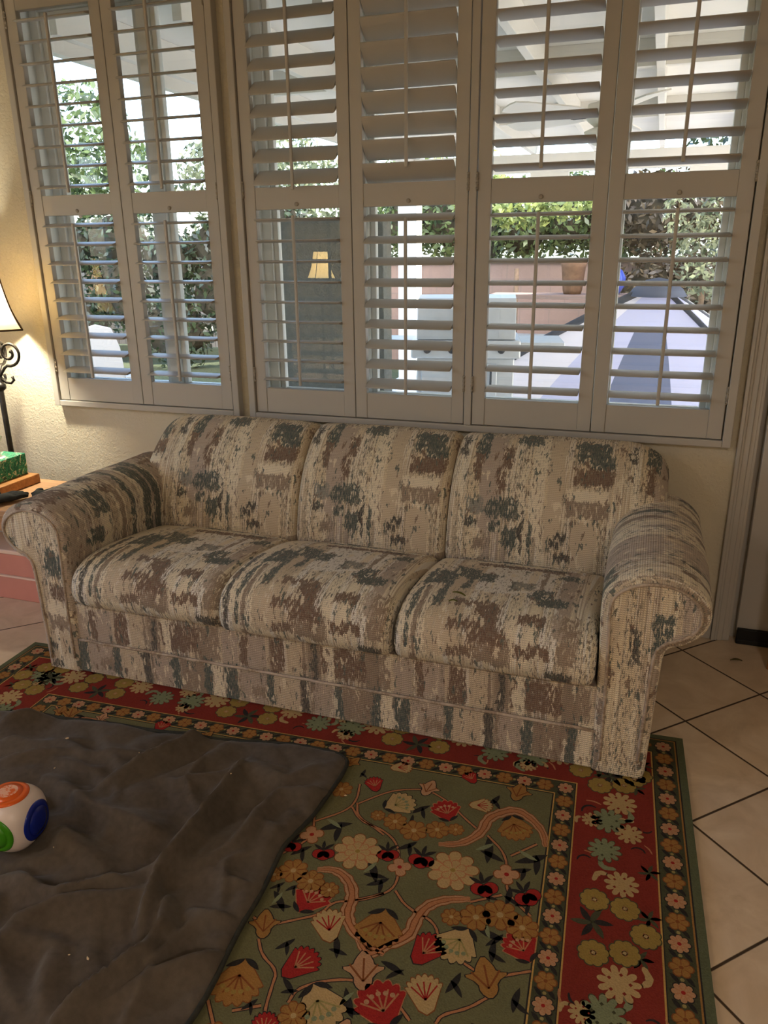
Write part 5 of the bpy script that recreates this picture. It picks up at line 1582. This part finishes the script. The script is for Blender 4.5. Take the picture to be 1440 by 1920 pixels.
# pop-up tent of thin lavender cloth with a dark edge
def tent():
    def cloth(name, c, tr):
        m = bpy.data.materials.new(name); m.use_nodes = True
        t = m.node_tree; t.nodes.clear()
        o = t.nodes.new('ShaderNodeOutputMaterial'); mx = t.nodes.new('ShaderNodeMixShader'); mx.inputs[0].default_value = tr
        d = t.nodes.new('ShaderNodeBsdfDiffuse'); e = t.nodes.new('ShaderNodeBsdfTranslucent'); d.inputs[0].default_value = c; e.inputs[0].default_value = c
        t.links.new(d.outputs[0], mx.inputs[1]); t.links.new(e.outputs[0], mx.inputs[2]); t.links.new(mx.outputs[0], o.inputs[0])
        return m
    lav = cloth('tent_lavender_cloth', rgb(206, 208, 228), .45); whi = cloth('tent_white_cloth', rgb(240, 236, 236), .4); gry = cloth('tent_grey_mesh', rgb(120, 128, 148), .4)
    blk = plain('tent_edge_tape', rgb(70, 74, 82), .8, .05, 20)
    root = thing('play_tent', 'pop-up lavender and white tent with dark edges on the patio', 'tent', (0, 0, PZ))
    A = Vector((-.01, 4.25, 1.27))
    base = [Vector((-2.05, 3.55, 0)), Vector((1.15, 3.35, 0)), Vector((1.5, 5.3, 0)), Vector((-1.3, 5.3, 0))]
    def curve_pt(b, s, out=.13):
        p = b.lerp(A, s)
        bulge = out * math.sin(PI * s)
        d = Vector((b.x - A.x, b.y - A.y, 0)).normalized()
        return p + d * bulge * .4 + Vector((0, 0, bulge * .55))
    n = 14
    names = ['front_panel', 'side_panel', 'rear_panel', 'side_panel']
    mats = [lav, lav, lav, whi]
    for k in range(4):
        b0, b1 = base[k], base[(k + 1) % 4]
        m = MB(); vs = []; fs = []
        for i in range(n + 1):
            s = i / n * .97
            p, q = curve_pt(b0, s), curve_pt(b1, s)
            for j in range(n + 1):
                f = j / n
                r_ = p.lerp(q, f); r_.z -= .03 * math.sin(PI * f) * (1 - s)
                vs.append(tuple(r_))
        for i in range(n):
            for j in range(n):
                a = i * (n + 1) + j
                fs.append((a, a + 1, a + n + 2, a + n + 1))
        m.add(vs, fs, smooth=True)
        # the first third of the front is sunlit white cloth
        if k == 0:
            for t_ in range(len(m.m)):
                j = t_ % n; i = t_ // n
                m.m[t_] = 1 if j < 4 else (2 if (j in (7, 8, 9) and 2 < i < 10) or (i < 3 and j > 4) else 0)
            m.build(names[k], [lav, whi, gry], root)
        else:
            m.build(names[k], mats[k], root)
    for k in range(4):
        MB().tube([tuple(curve_pt(base[k], i / 20 * .98)) for i in range(21)], .022 if k else .034, 8).build('edge_pole', blk, root)
    MB().lathe([(0, .05), (.10, .03), (.20, -.04), (.24, -.10)][::-1], 18, A.x, A.y, A.z).build('top_cap', gry, root)
tent()

# barbecue grill
def grill():
    steel = plain('grill_steel', rgb(206, 208, 210), .3, .02, 10, metal=.3, spec=.5)
    dark = plain('grill_dark', rgb(60, 62, 66), .5, .05, 10)
    g = thing('barbecue_grill', 'silver lidded barbecue grill beyond the patio post', 'grill', (-1.62, 3.0, PZ), R(12))
    MB().box(-.10, .62, -.28, .28, .09, .80).build('cabinet', steel, g, .01)
    for x in (.02, .27):
        d_ = MB().box(x - .085, x + .225, -.297, -.2805, .14, .76).build('door', steel, g, .006)
        MB().tube([(x + .18, -.315, .60), (x + .18, -.315, .72)], .008, 8).build('handle', dark, d_)
    MB().box(-.14, .66, -.32, .30, .8005, .93).build('control_panel', steel, g, .012)
    for k in range(4):
        kn = MB().lathe([(0, 0), (.028, 0), (.026, .02), (.0, .022)], 16); ko = kn.build('knob', dark, g); ko.rotation_euler = (R(90), 0, 0); ko.location = (-.02 + k * .18, -.3205, .865)
    m = MB(); prof = [(-.28, .935), (-.29, 1.05), (-.25, 1.15), (-.15, 1.22), (.0, 1.24), (.16, 1.21), (.26, 1.12), (.28, .935)]
    n = len(prof)
    m.add([(-.10, y, z) for y, z in prof] + [(.62, y, z) for y, z in prof], [tuple(range(n)), tuple(reversed(range(n, 2 * n)))] + [(i, n + i, n + i + 1, i + 1) for i in range(n - 1)])
    lid = m.build('lid', steel, g, .006)
    MB().tube([(.0, -.335, 1.03), (.52, -.335, 1.03)], .012, 8).build('handle', dark, lid)
    th = MB().lathe([(0, 0), (.045, 0), (.045, .014), (.036, .018), (0, .016)], 20); to = th.build('thermometer', M['vinyl'], lid); to.rotation_euler = (R(80), 0, 0); to.location = (.22, -.290, 1.11)
    for x in (-.06, .58):
        for y in (-.22, .22):
            MB().tube([(x - .014, y, .045), (x + .014, y, .045)], .045, 14).build('wheel', dark, g)
    for x0, x1 in ((-.48, -.142), (.662, .98)):
        MB().box(x0, x1, -.25, .25, .88, .91).build('side_shelf', steel, g, .006)
grill()

# potting counter against the wall with a blue pot and a tree-trunk planter
pb = thing('potting_bench', 'pale potting bench along the pink block wall', 'bench', (-1.2, 6.95, PZ))
MB().box(-.75, .95, -.25, .25, .98, 1.03).build('benchtop', M['brick'], pb, .004)
MB().box(-.72, .92, -.22, .22, .50, .53).build('shelf', M['ext_white'], pb)
for x in (-.70, .90):
    for y in (-.2, .2):
        MB().box(x - .04, x + .04, y - .04, y + .04, 0, .979).build('leg', M['ext_white'], pb)
bp = MB().lathe([(0, 0), (.11, 0), (.165, .09), (.175, .19), (.13, .27), (.085, .30), (.10, .335), (.085, .335), (.07, .30), (0, .28)], 28)
bpo = bp.build('glazed_pot', plain('blue_glaze', rgb(66, 84, 172), .15, .05, 10, spec=.6), None); bpo.location = (-.55, 6.92, PZ + 1.0304)
tag(bpo, 'blue glazed pot standing on the potting bench', 'pot')
tp = MB().lathe([(0, 0), (.10, 0), (.115, .05), (.14, .30), (.155, .36), (.14, .36), (.125, .30), (0, .26)], 24)
tpo = tp.build('clay_planter', plain('brown_planter', rgb(112, 84, 62), .8, .1, 20), None); tpo.location = (-.98, 6.93, PZ + 1.0304)
tag(tpo, 'brown tapered planter on the potting bench beside the blue pot', 'planter')

# white garden chair and low white table
wc = thing('garden_chair', 'white plastic garden chair with a rounded back on the patio', 'chair', (-4.02, 2.1, PZ), R(40))
wc.scale = (.72, .72, 1.03)
WP = plain('white_resin', rgb(176, 175, 172), .4, .01, 5)
m = MB(); pts = [(-.24, .44), (-.25, .62), (-.23, .82), (-.16, .97), (0, 1.0), (.16, .97), (.23, .82), (.25, .62), (.24, .44)]
n = len(pts)
m.add([(x, .22 + (z - .44) * .25, z) for x, z in pts] + [(x, .245 + (z - .44) * .25, z) for x, z in pts], [tuple(range(n)), tuple(reversed(range(n, 2 * n)))] + [(i, n + i, n + (i + 1) % n, (i + 1) % n) for i in range(n)])
m.build('backrest', WP, wc, .006)
MB().box(-.25, .25, -.26, .235, .40, .425).build('seat', WP, wc, .01)
for x in (-.235, .235):
    for y in (-.23, .20):
        MB().box(x - .025, x + .025, y - .025, y + .025, 0, .3995).build('leg', WP, wc, .006)
    MB().box(x - .03 + (.03 if x > 0 else -.03), x + .03 + (.03 if x > 0 else -.03), -.24, .26, .62, .65).build('armrest', WP, wc, .008)
    MB().box(x - .02 + (.03 if x > 0 else -.03), x + .02 + (.03 if x > 0 else -.03), -.22, -.18, .36, .6195).build('arm_support', WP, wc, .005)
# pale cloth-covered patio table close to the window
pt = thing('patio_table', 'pale grey patio table close outside the windows', 'table', (-.62, 1.25, PZ))
MB().box(-.62, .70, -.42, .42, .70, .735).build('tabletop', plain('pale_table_top', rgb(206, 214, 220), .35, .02, 4), pt, .01)
for x in (-.55, .62):
    for y in (-.35, .35):
        MB().tube([(x, y, 0), (x, y, .699)], .022, 10).build('leg', M['hinge'], pt)
# ------------------------------------------------------------------ light, sky, camera
wd = bpy.data.worlds.new('sky'); SC.world = wd; wd.use_nodes = True
nt = wd.node_tree; nt.nodes.clear()
wo = nt.nodes.new('ShaderNodeOutputWorld'); bg = nt.nodes.new('ShaderNodeBackground'); sk = nt.nodes.new('ShaderNodeTexSky')
sk.sky_type = 'NISHITA'; sk.sun_disc = False; sk.sun_elevation = R(48); sk.sun_rotation = R(150); sk.air_density = 1.0; sk.dust_density = 2.0; sk.altitude = 100
bg.inputs[1].default_value = 1.15
nt.links.new(sk.outputs[0], bg.inputs[0]); nt.links.new(bg.outputs[0], wo.inputs[0])
sl = bpy.data.lights.new('sun', 'SUN'); sl.energy = 23.0; sl.color = (1.0, .94, .84); sl.angle = R(.6)
so = bpy.data.objects.new('sun', sl); link(so)
# sun stands high over the garden, beyond the patio and to the side
sd = Vector((.58, .66, .58)).normalized()
so.rotation_euler = sd.to_track_quat('Z', 'Y').to_euler()
for lx, ly, en in ADDED_CEIL_LIGHTS:
    cl_ = bpy.data.lights.new('added_ceiling_glow', 'AREA'); cl_.shape = 'DISK'; cl_.size = .5; cl_.energy = en; cl_.color = (1.0, .88, .78)  # warm fill from the added ceiling lights
    clo = bpy.data.objects.new('added_ceiling_glow', cl_); link(clo); clo.location = (lx, ly, CEIL - .125)

cam = bpy.data.cameras.new('camera'); co_ = bpy.data.objects.new('camera', cam); link(co_)
cam.sensor_fit = 'AUTO'; cam.sensor_width = 36.0; cam.lens = 1450.84 / 1920 * 36.0
cam.clip_start = .02; cam.clip_end = 200
pitch, yaw, roll = 0.32921, 0.33264, -0.01133
f0 = Vector((-math.sin(yaw), math.cos(yaw), 0)); r0 = Vector((math.cos(yaw), math.sin(yaw), 0)); u0 = Vector((0, 0, 1))
fw = math.cos(pitch) * f0 - math.sin(pitch) * u0
uu = math.cos(pitch) * u0 + math.sin(pitch) * f0
rt = math.cos(roll) * r0 + math.sin(roll) * uu
up_ = -math.sin(roll) * r0 + math.cos(roll) * uu
mat = Matrix(((rt.x, up_.x, -fw.x), (rt.y, up_.y, -fw.y), (rt.z, up_.z, -fw.z)))
co_.matrix_world = Matrix.Translation((0, -2.886, 1.430)) @ mat.to_4x4()
SC.camera = co_
SC.view_settings.view_transform = 'Standard'
SC.view_settings.look = 'None'
SC.view_settings.gamma = 1.0
SC.view_settings.exposure = 0.0
SC.view_settings.use_curve_mapping = False
SC.cycles.use_denoising = True
SC.cycles.max_bounces = 10; SC.cycles.transparent_max_bounces = 12; SC.cycles.diffuse_bounces = 5
SC.cycles.sample_clamp_indirect = 6.0
SC.cycles.caustics_reflective = False; SC.cycles.caustics_refractive = False
